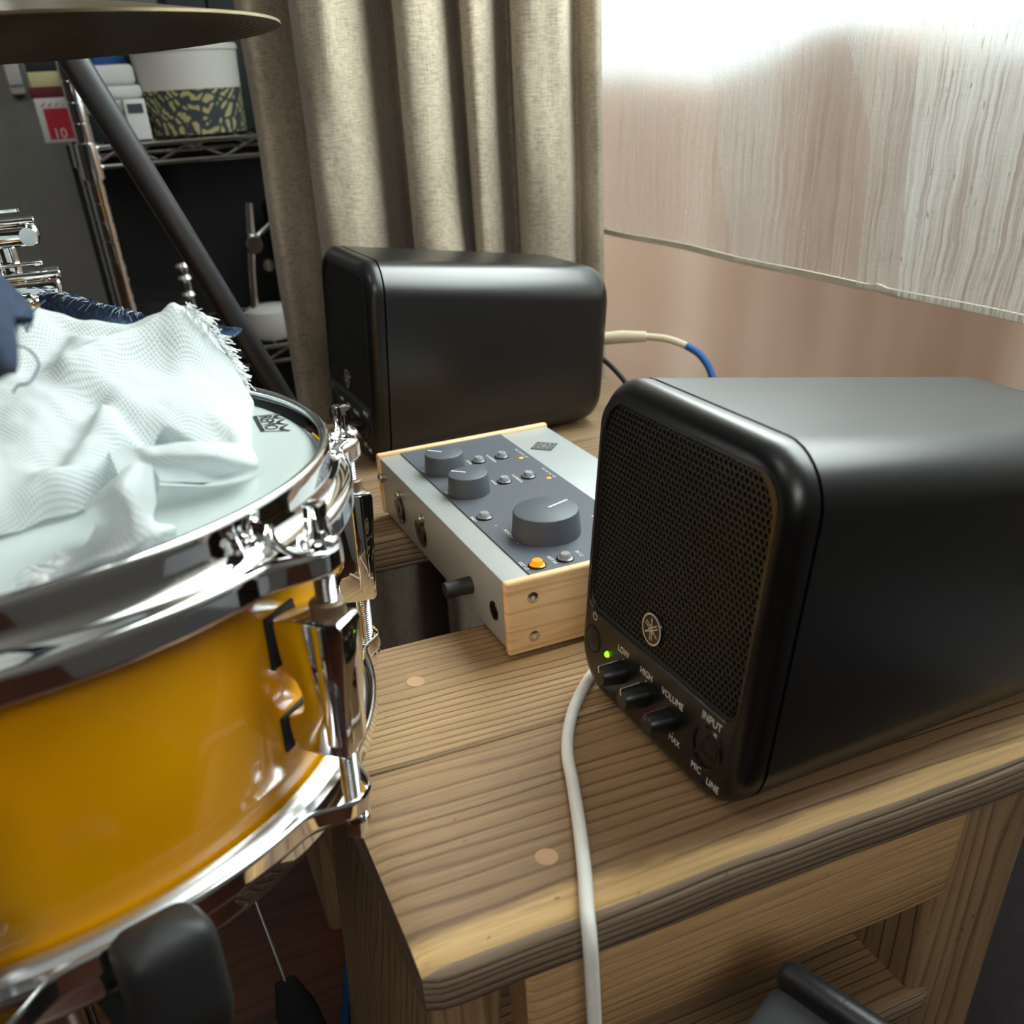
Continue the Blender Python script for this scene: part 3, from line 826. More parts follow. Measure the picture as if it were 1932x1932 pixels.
# one lug with rods, then copies turned round the shell
def make_lug():
    lg = empty('lug'); lg.parent = drum
    prof = [(.1778, -.0455), (.1778, -.0650), (.1850, -.0705), (.1868, -.0760), (.1868, -.0820), (.1850, -.0850), (.1778, -.0880), (.1778, -.1020), (.1880, -.1030), (.2030, -.1040), (.2045, -.1020), (.2050, -.0860), (.2072, -.0600), (.2078, -.0470), (.2062, -.0445), (.1900, -.0440)]
    RM = basis((0, 0, 0), (1, 0, 0), (0, 0, 1), (0, -1, 0))
    prism('lug_body', prof, RM, -.0088, .0088, 'chrome', lg, .0016)
    prism('lug_column', [(.1905 + .0085 * math.cos(2 * PI * k / 10) + .008, .0098 * math.sin(2 * PI * k / 10)) for k in range(10)], None, -.0985, -.0455, 'chrome', lg, .0012)
    for z0, z1 in ((-.0660, -.0445), (-.1030, -.0872)):
        rbox('gasket', (.1764, -.0104, z0), (.1782, .0104, z1), 'gasket', lg, .0004)
    lathe('bushing', [(.0040, -.0445), (.0068, -.0445), (.0068, -.0392), (.0062, -.0385), (.0040, -.0385)], 'bushing', lg, 28, Matrix.Translation((RR, 0, 0)))
    threaded('tension_rod', RR, -.060, -.014, .0041, lg)
    lathe('rod_washer', [(0, -.0135), (.0064, -.0135), (.0074, -.0145), (.0076, -.0160), (.0066, -.0168), (0, -.0168)], 'chrome', lg, 32, Matrix.Translation((RR, 0, 0)))
    lathe('rod_neck', [(.0052, -.0140), (.0044, -.0120), (.0040, -.0100), (.0040, -.0060)], 'chrome', lg, 28, Matrix.Translation((RR, 0, 0)))
    q = .0036
    prism('rod_head', [(RR - q, -q), (RR + q, -q), (RR + q, q), (RR - q, q)], None, -.0115, -.0015, 'chrome', lg, .0007)
    threaded('lower_rod', RR, -.136, -.095, .0040, lg)
    lathe('lower_washer', [(0, -.1355), (.0066, -.1355), (.0070, -.1375), (0, -.1375)], 'chrome', lg, 28, Matrix.Translation((RR, 0, 0)))
    prism('lower_rod_head', [(RR - q, -q), (RR + q, -q), (RR + q, q), (RR - q, q)], None, -.1475, -.1375, 'chrome', lg, .0007)
    return lg
lug0 = make_lug()
for i in range(NL):
    lg = lug0 if i == 0 else copy_tree(lug0, drum)
    lg.rotation_euler = (0, 0, A0 + i * 2 * PI / NL)
# little spring clip hooked on the hoop next to the near rod
def cyl3(a, r, z): return Vector((r * math.cos(A0 + a), r * math.sin(A0 + a), z))
cpts = spline([cyl3(-.048, .1960, -.0160), cyl3(-.075, .1945, -.0148), cyl3(-.096, .1930, -.0118), cyl3(-.110, .1920, -.0070), cyl3(-.115, .1915, -.0022)], 5)
loops = []
for i, c in enumerate(cpts):
    rad = Vector((c.x, c.y, 0)).normalized(); tg = (cpts[min(i + 1, len(cpts) - 1)] - cpts[max(i - 1, 0)]).normalized(); nn = rad.cross(tg).normalized()
    loops.append([c + rad * y + nn * z for y, z in rrect(-.0045, .0045, -.0007, .0007, .0006, 2)])
loft('hoop_clip', loops, 'chrome', drum, True, True)
tube('clip_pad', [cyl3(-.112, .1925, -.0130), cyl3(-.120, .1925, -.0112)], .0018, 'paper_white', drum, 12)
# head prints
def crown(mx, sc, parent, partial=False):
    box = [([(-1.5, -.62), (1.62, -.62)], .18), ([(-1.5, -.62), (-1.5, .62)], .10), ([(1.56, -.66), (2.02, .50)], .10)]
    for k in range(3):
        x0 = -1.5 + k * 1.17; x1 = x0 + 1.17
        arc = [(x0 + (x1 - x0) * t, .62 - .38 * math.sin(PI * t) - .04 * k * t) for t in [i / 10 for i in range(11)]]
        box.append((arc, [.05 + .13 * math.sin(PI * i / 10) for i in range(11)]))
    box = [([(p[0] * sc, p[1] * sc) for p in pts], [q * sc for q in w] if isinstance(w, list) else w * sc) for pts, w in box]
    e = flat_marks('head_emblem', box, mx, 'print_black', drum, .0002)
    text('lettering', 'REMO', sc * .86, mx @ Matrix.Translation((.02 * sc, -.20 * sc, .0002)), 'print_black', e, 1.22, 0, .00004)
cx, cy = .1640, .0160
ang = math.atan2(cy, cx) - PI / 2
crown(basis((.1640, .0160, -.00585), (-.06, -.998, 0), (.998, -.06, 0), (0, 0, 1)), .0105, drum)
crown(basis((.1120, -.0560, -.00585), (.77, -.64, 0), (.64, .77, 0), (0, 0, 1)), .0105, drum)

# ------------------------------------------------------------------ snare stand: one rubber claw shows below the hoop
stand = empty('snare_stand'); stand.matrix_world = DMX
tag(stand, 'snare drum stand gripping the lower hoop with a black rubber claw', 'drum stand')
SA = math.radians(-70)
def claw(a, parent):
    rad = Vector((math.cos(a), math.sin(a), 0)); tan = Vector((-math.sin(a), math.cos(a), 0)); up = Vector((0, 0, 1))
    # upright hook: lofted rounded section following an L path
    path = spline([rad * .120 - up * .165, rad * .165 - up * .168, rad * .195 - up * .165, rad * .2075 - up * .150, rad * .2085 - up * .130, rad * .2075 - up * .1085], 6)
    loops = []
    n = len(path)
    for i, p in enumerate(path):
        tng = (path[min(i + 1, n - 1)] - path[max(i - 1, 0)]).normalized(); nn = tng.cross(tan).normalized()
        hw = .0155; th = .0110 if i > n * .45 else .0085
        end = (n - 1 - i) / 2.6
        k = math.sqrt(max(0.02, 1 - (1 - min(end, 1)) ** 2)) if end < 1 else 1
        loops.append([p + tan * y * k + nn * z * k for y, z in rrect(-hw, hw, -th, th, .006, 4)])
    loft('rubber_claw', loops, 'rubber', parent, True, True, 60)
    tube('basket_arm', [rad * .125 - up * .165, rad * .02 - up * .20], .006, 'chrome', parent, 12)
for k in range(3): claw(SA + k * 2 * PI / 3, stand)
lathe('basket_hub', [(0, -.19), (.018, -.19), (.022, -.20), (.022, -.235), (.014, -.245), (0, -.245)], 'chrome', stand, 28)
tube('stand_tube', [(0, 0, -.24), (0, 0, -.585)], .0105, 'chrome', stand, 20)

# ================================================================== CLOTHS ON THE DRUM
def grid_patch(rows, nu, nv):
    """Catmull-Rom surface through rows of control points (equal lengths)"""
    cols = [spline(r, nu) for r in rows]
    out = []
    for j in range(len(cols[0])):
        out.append(spline([c[j] for c in cols], nv))
    return out     # out[j][i]
def patch_mesh(vs, fs, uvs, G, fold=None, amp=0, seed=0, uvs_scale=1.0):
    o = len(vs); nj, ni = len(G), len(G[0])
    # arc-length uv
    uu = [0.0]
    for j in range(1, nj): uu.append(uu[-1] + (G[j][ni // 2] - G[j - 1][ni // 2]).length)
    for j in range(nj):
        vv = 0
        for i in range(ni):
            if i: vv += (G[j][i] - G[j][i - 1]).length
            p = G[j][i].copy()
            if fold: p = fold(p)
            if amp:
                q = p * 55 + Vector((seed, 0, 0))
                p.z += amp * (mnoise.noise(q) + .5 * mnoise.noise(q * 2.3))
            vs.append(p); uvs.append((uu[j], vv))
    for j in range(nj - 1):
        for i in range(ni - 1):
            fs.append((o + j * ni + i, o + (j + 1) * ni + i, o + (j + 1) * ni + i + 1, o + j * ni + i + 1))
def cloth_obj(name, vs, fs, uvs, mat, parent=None, thick=0):
    me = pymesh(name, vs, fs)
    ul = me.uv_layers.new(name='UVMap')
    li = np.zeros(len(me.loops), dtype=np.int32); me.loops.foreach_get('vertex_index', li)
    ul.data.foreach_set('uv', np.array(uvs, dtype=np.float32)[li].ravel())
    o = link(name, me, mat, parent)
    if thick:
        sm = o.modifiers.new('thickness', 'SOLIDIFY'); sm.thickness = thick; sm.offset = 0
    return o
CLOTH = {'denim1': [[(0.0573, -0.0382, 0.07), (0.0685, -0.0639, 0.07), (0.0719, -0.0755, 0.068), (0.074, -0.0745, 0.065)],
            [(0.0651, -0.1476, 0.073), (0.0728, -0.1533, 0.073), (0.0749, -0.1306, 0.069), (0.0766, -0.095, 0.064)],
            [(0.0678, -0.191, 0.073), (0.074, -0.1904, 0.072), (0.0749, -0.1474, 0.067), (0.0769, -0.1052, 0.062)]],
 'denim2': [[(0.0687, -0.2026, 0.077), (0.0733, -0.1928, 0.077), (0.0753, -0.1875, 0.075), (0.0755, -0.1826, 0.071)],
            [(0.0717, -0.2475, 0.077), (0.0767, -0.2473, 0.077), (0.0775, -0.2311, 0.074), (0.0761, -0.1961, 0.068)],
            [(0.0712, -0.2559, 0.073), (0.0756, -0.2521, 0.072), (0.0758, -0.2293, 0.068), (0.075, -0.2003, 0.063)],
            [(0.0674, -0.2304, 0.066), (0.072, -0.2195, 0.064), (0.0727, -0.2032, 0.062), (0.0731, -0.1862, 0.06)]],
 'dfray': [(0.0719, -0.0755, 0.068), (0.0766, -0.095, 0.064), (0.0769, -0.1052, 0.062), (0.0749, -0.1497, 0.067)],
 'fray': [(0.1331, 0.0185, 0.0485), (0.1414, 0.0221, 0.041), (0.1469, 0.0252, 0.03), (0.1548, 0.0457, 0.014), (0.1593, 0.0457, 0.002), (0.1555, 0.0313, 0.0)],
 'fray2': [(0.0743, -0.1396, -0.003), (0.0664, -0.1488, -0.004), (0.065, -0.1522, -0.005), (0.0705, -0.1528, -0.005)],
 'lobe': [[(0.0845, -0.0471, 0.006), (0.0974, -0.0888, 0.015), (0.1082, -0.0884, 0.015), (0.1251, -0.0849, 0.013), (0.1367, -0.0741, 0.008), (0.1408, -0.0742, 0.005)],
          [(0.0855, -0.0485, 0.002), (0.0973, -0.0895, 0.011), (0.1077, -0.0987, 0.013), (0.1228, -0.0999, 0.012), (0.1359, -0.0898, 0.007), (0.1409, -0.0813, 0.003)],
          [(0.0872, -0.0544, -0.002), (0.0979, -0.0792, 0.004), (0.108, -0.0909, 0.006), (0.1232, -0.0958, 0.0055), (0.1359, -0.0915, 0.003), (0.1409, -0.0813, 0.0005)],
          [(0.0903, -0.0586, -0.0045), (0.0987, -0.0592, -0.0045), (0.1093, -0.0673, -0.0045), (0.1252, -0.0759, -0.0045), (0.1372, -0.0745, -0.0045), (0.1416, -0.0704, -0.0045)]],
 'main': [[(0.0385, 0.095, -0.0052), (0.0535, 0.0949, -0.0052), (0.069, 0.0951, -0.0052), (0.0837, 0.095, -0.0052), (0.0993, 0.095, -0.0052), (0.1126, 0.095, -0.0052),
           (0.1228, 0.095, -0.0052), (0.1335, 0.1, -0.0052), (0.141, 0.11, -0.0052), (0.1476, 0.11, -0.0052)],
          [(0.0399, 0.065, 0.0242), (0.0553, 0.0649, 0.0241), (0.0712, 0.0651, 0.0239), (0.0864, 0.065, 0.0209), (0.1025, 0.065, 0.0187), (0.1163, 0.065, 0.0206),
           (0.1268, 0.065, 0.022), (0.1379, 0.07, 0.0155), (0.1456, 0.08, 0.0052), (0.1525, 0.085, -0.0044)],
          [(0.0436, 0.03, 0.0512), (0.0597, 0.0299, 0.051), (0.0763, 0.0301, 0.0508), (0.0921, 0.03, 0.0453), (0.1089, 0.03, 0.0413), (0.1232, 0.03, 0.0447),
           (0.1342, 0.03, 0.0472), (0.1457, 0.035, 0.0354), (0.1538, 0.045, 0.0167), (0.1609, 0.05, -0.0008)],
          [(0.0426, -0.0132, 0.0367), (0.0575, -0.0104, 0.0368), (0.0729, -0.0081, 0.0367), (0.0887, -0.0056, 0.0352), (0.1044, -0.0024, 0.0303), (0.117, 0.0, 0.0274),
           (0.1268, 0.0009, 0.0258), (0.1382, 0.0031, 0.0184), (0.147, 0.0098, 0.0088), (0.1545, 0.0138, -0.0014)],
          [(0.0412, -0.0506, 0.0223), (0.0553, -0.0456, 0.0234), (0.0703, -0.0411, 0.0254), (0.0853, -0.0364, 0.0246), (0.1007, -0.0305, 0.0214), (0.1127, -0.0259, 0.0182),
           (0.122, -0.0244, 0.0157), (0.1331, -0.0244, 0.0112), (0.1415, -0.0207, 0.0049), (0.1486, -0.0177, -0.0043)],
          [(0.0407, -0.0822, 0.0129), (0.0537, -0.0752, 0.0134), (0.0677, -0.0691, 0.0144), (0.0823, -0.0625, 0.0151), (0.0972, -0.052, 0.0117), (0.11, -0.04, 0.011),
           (0.1191, -0.04, 0.0099), (0.1302, -0.04, 0.0069), (0.138, -0.04, 0.0021), (0.1434, -0.0471, -0.0045)],
          [(0.0406, -0.1067, 0.0062), (0.0525, -0.0982, 0.0054), (0.0655, -0.0907, 0.0056), (0.0795, -0.0826, 0.0056), (0.0948, -0.056, 0.0018), (0.1089, -0.03, 0.0013),
           (0.1184, -0.03, 0.0006), (0.1302, -0.03, -0.0005), (0.1386, -0.03, -0.0034), (0.142, -0.0553, -0.0045)],
          [(0.038, -0.1139, -0.0045), (0.05, -0.1049, -0.0045), (0.063, -0.097, -0.0045), (0.077, -0.0885, -0.0045), (0.0938, -0.0509, -0.0045), (0.109, -0.02, -0.0028),
           (0.1187, -0.02, -0.0036), (0.1307, -0.0211, -0.0045), (0.138, -0.0329, -0.0045), (0.1409, -0.0616, -0.0045)]],
 'ridges': [([(0.0712, -0.1416), (0.0844, -0.0954), (0.1054, -0.0687), (0.1259, -0.0593), (0.14, -0.0492)], 0.006, 0.004),
            ([(0.0644, -0.151), (0.0826, -0.1011), (0.1002, -0.0792), (0.1193, -0.0797)], 0.006, -0.004),
            ([(0.0575, -0.12), (0.0747, -0.1165), (0.0899, -0.0996), (0.1055, -0.0849), (0.1267, -0.0745), (0.1387, -0.0728)], 0.005, 0.0045),
            ([(0.0616, -0.1157), (0.0811, -0.1063), (0.0925, -0.0998), (0.106, -0.0884), (0.1316, -0.0756)], 0.004, -0.005),
            ([(0.0719, -0.0777), (0.0893, -0.0317), (0.0987, -0.0432), (0.1128, -0.0515), (0.1331, -0.0363)], 0.008, -0.005),
            ([(0.0825, -0.0205), (0.0984, -0.002), (0.1101, 0.0097), (0.1286, 0.0165)], 0.007, 0.004), ([(0.0681, -0.0114), (0.0832, 0.02), (0.0992, 0.0157)], 0.007, -0.004),
            ([(0.063, -0.1029), (0.0778, -0.0736), (0.0955, -0.0351)], 0.008, 0.004)],
 'sfray': [(0.0731, 0.1486, 0.046), (0.0873, 0.1217, 0.0465), (0.103, 0.078, 0.045), (0.118, 0.0667, 0.041)],
 'strip': [[(0.0731, 0.1486, 0.046), (0.0873, 0.1217, 0.0465), (0.103, 0.078, 0.045), (0.118, 0.0667, 0.041), (0.1302, 0.0506, 0.034), (0.1489, 0.0722, 0.032),
            (0.1651, 0.0735, 0.03)],
           [(0.0724, 0.142, 0.043), (0.0862, 0.1092, 0.043), (0.1017, 0.0739, 0.04), (0.117, 0.0644, 0.037), (0.1298, 0.0538, 0.03), (0.1481, 0.0722, 0.028),
            (0.1625, 0.0707, 0.028)],
           [(0.0725, 0.1297, 0.038), (0.0848, 0.1073, 0.037), (0.1, 0.0626, 0.035), (0.1153, 0.0572, 0.032), (0.1293, 0.0546, 0.027), (0.1478, 0.0644, 0.025),
            (0.1542, 0.0623, 0.026)]],
 'tail': [[(0.085, -0.1118, 0.008), (0.0936, -0.1318, 0.02), (0.0998, -0.1219, 0.018), (0.1052, -0.0681, -0.002)],
          [(0.0782, -0.1163, 0.004), (0.088, -0.152, 0.018), (0.0963, -0.1441, 0.017), (0.1016, -0.0989, -0.002)],
          [(0.08, -0.1245, -0.001), (0.0882, -0.1548, 0.011), (0.0945, -0.1544, 0.012), (0.0983, -0.1258, 0.0)],
          [(0.0728, -0.1388, -0.003), (0.085, -0.1581, 0.004), (0.0935, -0.158, 0.005), (0.1037, -0.1356, 0.0)],
          [(0.0664, -0.1488, -0.004), (0.0805, -0.1614, 0.001), (0.0895, -0.159, 0.001), (0.1037, -0.1345, -0.004)],
          [(0.065, -0.1531, -0.005), (0.0768, -0.1555, -0.0035), (0.0875, -0.151, -0.004), (0.1011, -0.141, -0.005)]],
 'threads': [[(0.0776, 0.0452, 0.052), (0.0744, -0.008, 0.054), (0.0731, -0.0486, 0.054), (0.0722, -0.0615, 0.053)],
             [(0.0729, -0.085, 0.06), (0.0723, -0.0676, 0.056), (0.0726, -0.0617, 0.053)],
             [(0.0715, -0.1219, 0.057), (0.0734, -0.0986, 0.052), (0.0757, -0.1101, 0.05), (0.0752, -0.1213, 0.049), (0.073, -0.1338, 0.048), (0.0698, -0.1305, 0.047),
              (0.0683, -0.1348, 0.046)],
             [(0.0646, -0.1352, 0.05), (0.068, -0.1397, 0.052), (0.0702, -0.1324, 0.051), (0.0721, -0.1684, 0.058)]]}
def V3(t): return [Vector(p) for p in t]
def seg_dist(p, pl):
    best = 9
    for a, c in zip(pl[:-1], pl[1:]):
        ab = c - a; t = max(0, min(1, (p - a).dot(ab) / max(ab.length_squared, 1e-9)))
        best = min(best, (a + ab * t - p).length)
    return best
RIDGES = [([Vector(q) for q in pl], w_ * .9, a_ * 1.7) for pl, w_, a_ in CLOTH['ridges']]
def gfold(p):
    q = Vector((p.x, p.y)); z = 0
    for pl, w_, a_ in RIDGES:
        d = seg_dist(q, pl)
        if d < w_ * 3: z += a_ * math.exp(-(d / w_) ** 2)
    r = p.copy(); r.z = max(r.z + z * min(1, max(0, (p.z + .006) / .012)), -.0055)
    return r
gz = empty('gauze_cloth'); gz.matrix_world = DMX
tag(gz, 'crumpled white gauze cloth with frayed edges heaped on the drum head', 'cloth')
vs, fs, uvs = [], [], []
patch_mesh(vs, fs, uvs, grid_patch([V3(r) for r in CLOTH['main']], 14, 14), gfold, .0018, 3)
cloth_obj('cloth_sheet', vs, fs, uvs, 'gauze', gz)
vs, fs, uvs = [], [], []
patch_mesh(vs, fs, uvs, grid_patch([V3(r) for r in CLOTH['lobe']], 10, 10), None, .0010, 13)
cloth_obj('cloth_lobe', vs, fs, uvs, 'gauze', gz)
vs, fs, uvs = [], [], []
patch_mesh(vs, fs, uvs, grid_patch([V3(r) for r in CLOTH['tail']], 12, 12), None, .0016, 9)
cloth_obj('cloth_tail', vs, fs, uvs, 'gauze', gz)
# frayed fringe: many fine threads, one part
def fringe(name, line, length, n, mat, parent, seed=1, rad=.00022, up=.3):
    rnd = random.Random(seed); pts = spline([Vector(p) for p in line], 10); vs, fs = [], []
    for k in range(n):
        s = rnd.random() * (len(pts) - 1.001); i = int(s); p = pts[i].lerp(pts[i + 1], s - i)
        t = (pts[i + 1] - pts[i]).normalized()
        out = Vector((t.y, -t.x, 0)).normalized()
        d = (out * (.6 + .5 * rnd.random()) + Vector((rnd.uniform(-.6, .6), rnd.uniform(-.6, .6), rnd.uniform(-.5, up)))).normalized()
        L = length * rnd.uniform(.4, 1.2); q = [p, p + d * L * .5 + Vector((rnd.uniform(-1, 1), rnd.uniform(-1, 1), rnd.uniform(-1, 1))) * L * .15, p + d * L + Vector((0, 0, -L * .2))]
        o = len(vs)
        for a_ in q:
            for e in range(3):
                an = e * 2.094; vs.append(a_ + Vector((math.cos(an), math.sin(an), math.sin(an + 1))) * rad)
        for a_ in range(2):
            for e in range(3):
                e2 = (e + 1) % 3; fs.append((o + a_ * 3 + e, o + a_ * 3 + e2, o + a_ * 3 + 3 + e2, o + a_ * 3 + 3 + e))
    ob = link(name, pymesh(name, vs, fs), mat, parent); ob['kind'] = 'stuff'
    return ob
fringe('fringe', CLOTH['fray'], .0065, 420, 'thread_white', gz, 4)
fringe('fringe', CLOTH['fray2'], .012, 90, 'thread_white', gz, 8, .00028, .1)
# navy denim scraps
dA = empty('denim_scrap'); dA.matrix_world = DMX
tag(dA, 'folded navy denim scrap with a ragged edge lying on top of the gauze', 'denim scrap')
vs, fs, uvs = [], [], []
patch_mesh(vs, fs, uvs, grid_patch([V3(r) for r in CLOTH['denim1']], 8, 8), None, .0008, 2)
cloth_obj('denim_flap', vs, fs, uvs, 'denim', dA, .0016)
vs, fs, uvs = [], [], []
patch_mesh(vs, fs, uvs, grid_patch([V3(r) for r in CLOTH['denim2']], 8, 8), None, .0008, 5)
cloth_obj('denim_flap', vs, fs, uvs, 'denim', dA, .0016)
fringe('fringe', CLOTH['dfray'], .0034, 260, 'thread_denim', dA, 3, .00028)
for pl in CLOTH['threads']: tube('loose_thread', spline(V3(pl), 8), .00032, 'thread_navy', dA, 6)
dB = empty('denim_strip'); dB.matrix_world = DMX
tag(dB, 'long navy denim strip poking out behind the gauze cloth', 'denim strip')
vs, fs, uvs = [], [], []
patch_mesh(vs, fs, uvs, grid_patch([V3(r) for r in CLOTH['strip']], 10, 8), None, .0012, 7)
cloth_obj('denim_band', vs, fs, uvs, 'denim', dB, .0012)
fringe('fringe', CLOTH['sfray'], .0060, 60, 'thread_white', dB, 6, .00014)
fringe('fringe', CLOTH['sfray'], .0028, 260, 'thread_denim', dB, 16, .00024)

# ================================================================== CYMBAL, STAND TUBE, CLAMP
cyc = Vector((-.179, .1818, .3191))
CN = Vector((-.0166, .0273, 1)).normalized()
cx_ = Vector((1, 0, 0)); cx_ = (cx_ - CN * cx_.dot(CN)).normalized()
CMX = basis(cyc, cx_, CN.cross(cx_), CN)
cyo = empty('cymbal'); cyo.matrix_world = CMX
tag(cyo, 'bronze cymbal seen edge-on from below, above the drum', 'cymbal')
RC = .1356
kf = RC / .158
up_ = [(.006, .032), (.018, .031), (.034, .024), (.046, .0165), (.06, .0140), (.10, .0085), (.14, .0022), (.158, -.0006)]
dn_ = [(r, z - .0014) for r, z in reversed(up_)]
lathe('bow', [(r * kf, z * kf) for r, z in up_ + dn_], 'bronze', cyo, 160, closed=True)
lathe('felt_washer', [(0, .040), (.015, .040), (.016, .036), (.015, .0275), (0, .0275)], 'felt_black', cyo, 24)
tube('boom_rod', [(0, 0, .012), (0, 0, .12), (-.20, .06, .30)], .0045, 'chrome', cyo, 14)
tb = empty('stand_pole'); tag(tb, 'thick matte black stand tube slanting down behind the snare drum', 'stand')
p0 = Vector((-.141, .439, .323)); p1 = Vector((-.0188, .5455, .0324)); dv = p1 - p0
tube('pole', [p0 - dv * .55, p0 + dv * 1.72], .0108, 'tube_black', tb, 28)
tube('pole_collar', [p0 - dv * .57, p0 - dv * .50], .0145, 'gloss_black', tb, 28)
tube('rubber_foot', [p0 + dv * 1.66, p0 + dv * 1.73], .0140, 'rubber', tb, 20)

# chrome clamp with wing bolts at the far left
K = empty('chrome_clamp', (-.206, .36, .207), (0, 0, .0))
tag(K, 'chrome stand clamp with stacked plates and bolts above the denim', 'clamp')
def kb(name, lo, hi, mat='chrome', bev=.002): return rbox(name, lo, hi, mat, K, bev, 3)
kb('thin_plate', (-.055, -.008, .0240), (.004, .008, .0262))
kb('upper_bar', (-.060, -.011, .0020), (.0125, .011, .0180), bev=.006)
kb('upper_lip', (-.060, -.013, .0165), (.0115, .013, .0205), bev=.0015)
tube('ball_bolt', [(.0045, -.0150, .009), (.0045, -.0105, .009)], .0058, 'chrome', K, 18)
tube('spacer', [(-.012, 0, -.020), (-.012, 0, .004)], .0068, 'chrome', K, 20)
tube('center_rod', [(-.022, 0, -.075), (-.022, 0, .030)], .0055, 'chrome', K, 18)
kb('lower_plate', (-.060, -.016, -.0190), (.0185, .016, -.0130), bev=.002)
kb('lower_block', (-.060, -.014, -.0430), (.0170, .014, -.0180), 'chrome', .004)
kb('thin_tab', (-.020, -.012, -.0095), (.0085, .006, -.0070), bev=.001)
for x in (-.008, .0085):
    prism('hex_bolt', [(.0056 * math.cos(PI / 3 * k), .0056 * math.sin(PI / 3 * k)) for k in range(6)], basis((x, -.0145, -.031), (1, 0, 0), (0, 0, 1), (0, -1, 0)), 0, .0045, 'chrome', K, .0008)
tube('support_rod', [(-.022, 0, -.07), (-.022, .0, -.42), (-.022, .0, -.636)], .0055, 'chrome', K, 16)

# ================================================================== WIRE RACK AND WHAT IS ON IT
rack = empty('wire_rack', (0, 0, 0))
tag(rack, 'chrome wire shelving rack standing against the grey wall', 'shelving rack')
RX0, RX1, RY0, RY1 = -.119, .46, 1.22, 1.58
for x, y in ((RX0, RY0), (RX0, RY1), (RX1, RY0), (RX1, RY1)):
    prof = [(0, FZ)]; z = FZ + .012
    prof.append((.0125, FZ))
    while z < .95:
        prof += [(.0125, z), (.0110, z + .0006), (.0110, z + .0018), (.0125, z + .0024)]; z += .0508 / 2
    prof += [(.0125, .96), (0, .962)]
    lathe('post', prof, 'chrome', rack, 18, Matrix.Translation((x, y, 0)))
def shelf(z):
    for y in (RY0, RY1):
        tube('shelf_rail', [(RX0, y, z), (RX1, y, z)], .0034, 'chrome', rack, 8)
        tube('shelf_rail', [(RX0, y, z - .0245), (RX1, y, z - .0245)], .0034, 'chrome', rack, 8)
        n = 12; pts = [(RX0 + (RX1 - RX0) * i / n, y, z - .002 if i % 2 else z - .0225) for i in range(n + 1)]
        tube('truss_wire', pts, .0022, 'chrome', rack, 6)
    for x in (RX0, RX1):
        for dz in (0, -.0245): tube('shelf_rail', [(x, RY0, z + dz), (x, RY1, z + dz)], .0034, 'chrome', rack, 8)
    for i in range(1, 24):
        x = RX0 + (RX1 - RX0) * i / 24
        tube('shelf_wire', [(x, RY0, z + .003), (x, RY1, z + .003)], .0016, 'chrome', rack, 6)
    for x in (RX0, RX1):
        for y in (RY0, RY1):
            lathe('shelf_collar', [(.0130, z - .040), (.0172, z - .039), (.0160, z + .006), (.0130, z + .007)], 'chrome', rack, 18, Matrix.Translation((x, y, 0)), closed=True)
SZ = .2375
shelf(SZ); shelf(-.068); shelf(.62)
top = SZ + .0048
# round tub with a scroll-printed lower band
tub = empty('round_tub', (.056, 1.33, top))
tag(tub, 'round white tub with a dark scroll-patterned lower band on the rack shelf', 'tub')
lathe('tub_band', [(0, 0), (.070, 0), (.0745, .002), (.0765, .060)], 'scroll_print', tub, 48)
lathe('tub_wall', [(.0765, .060), (.0790, .110), (.0795, .114), (.077, .114), (.074, .060), (0, .058)], 'ceramic_white', tub, 48)
lathe('tub_lid', [(0, .1165), (.079, .1165), (.081, .1145), (.081, .1085), (.0795, .1085)], 'ceramic_white', tub, 48)
# stack of folded white cloths
for k, (z0, z1, dx) in enumerate(((.034, .052, .0), (.052, .070, .004), (.070, .096, -.002))):
    b_ = rbox('folded_towel', (-.105 + dx, 1.30, top + z0), (-.022 + dx, 1.52, top + z1), 'paper_white', None, .007, 3)
    tag(b_, ('bottom folded white towel of the pile on the rack shelf', 'middle folded white towel of the pile on the rack shelf', 'top folded white towel of the pile on the rack shelf')[k], 'towel', 'folded towels on the rack')
tag(rbox('flat_carton', (-.103, 1.305, top), (-.024, 1.51, top + .0338), 'card_dark', None, .001), 'flat dark carton under the pile of folded towels', 'carton')
wb = rbox('white_carton', (-.052, 1.262, top), (-.022, 1.302, top + .052), 'paper_white', None, .001)
tag(wb, 'small white carton with a grey label standing before the towels', 'carton')
rbox('printed_label', (-.0485, 1.2612, top + .034), (-.0265, 1.2622, top + .046), 'box_grey', wb, 0)
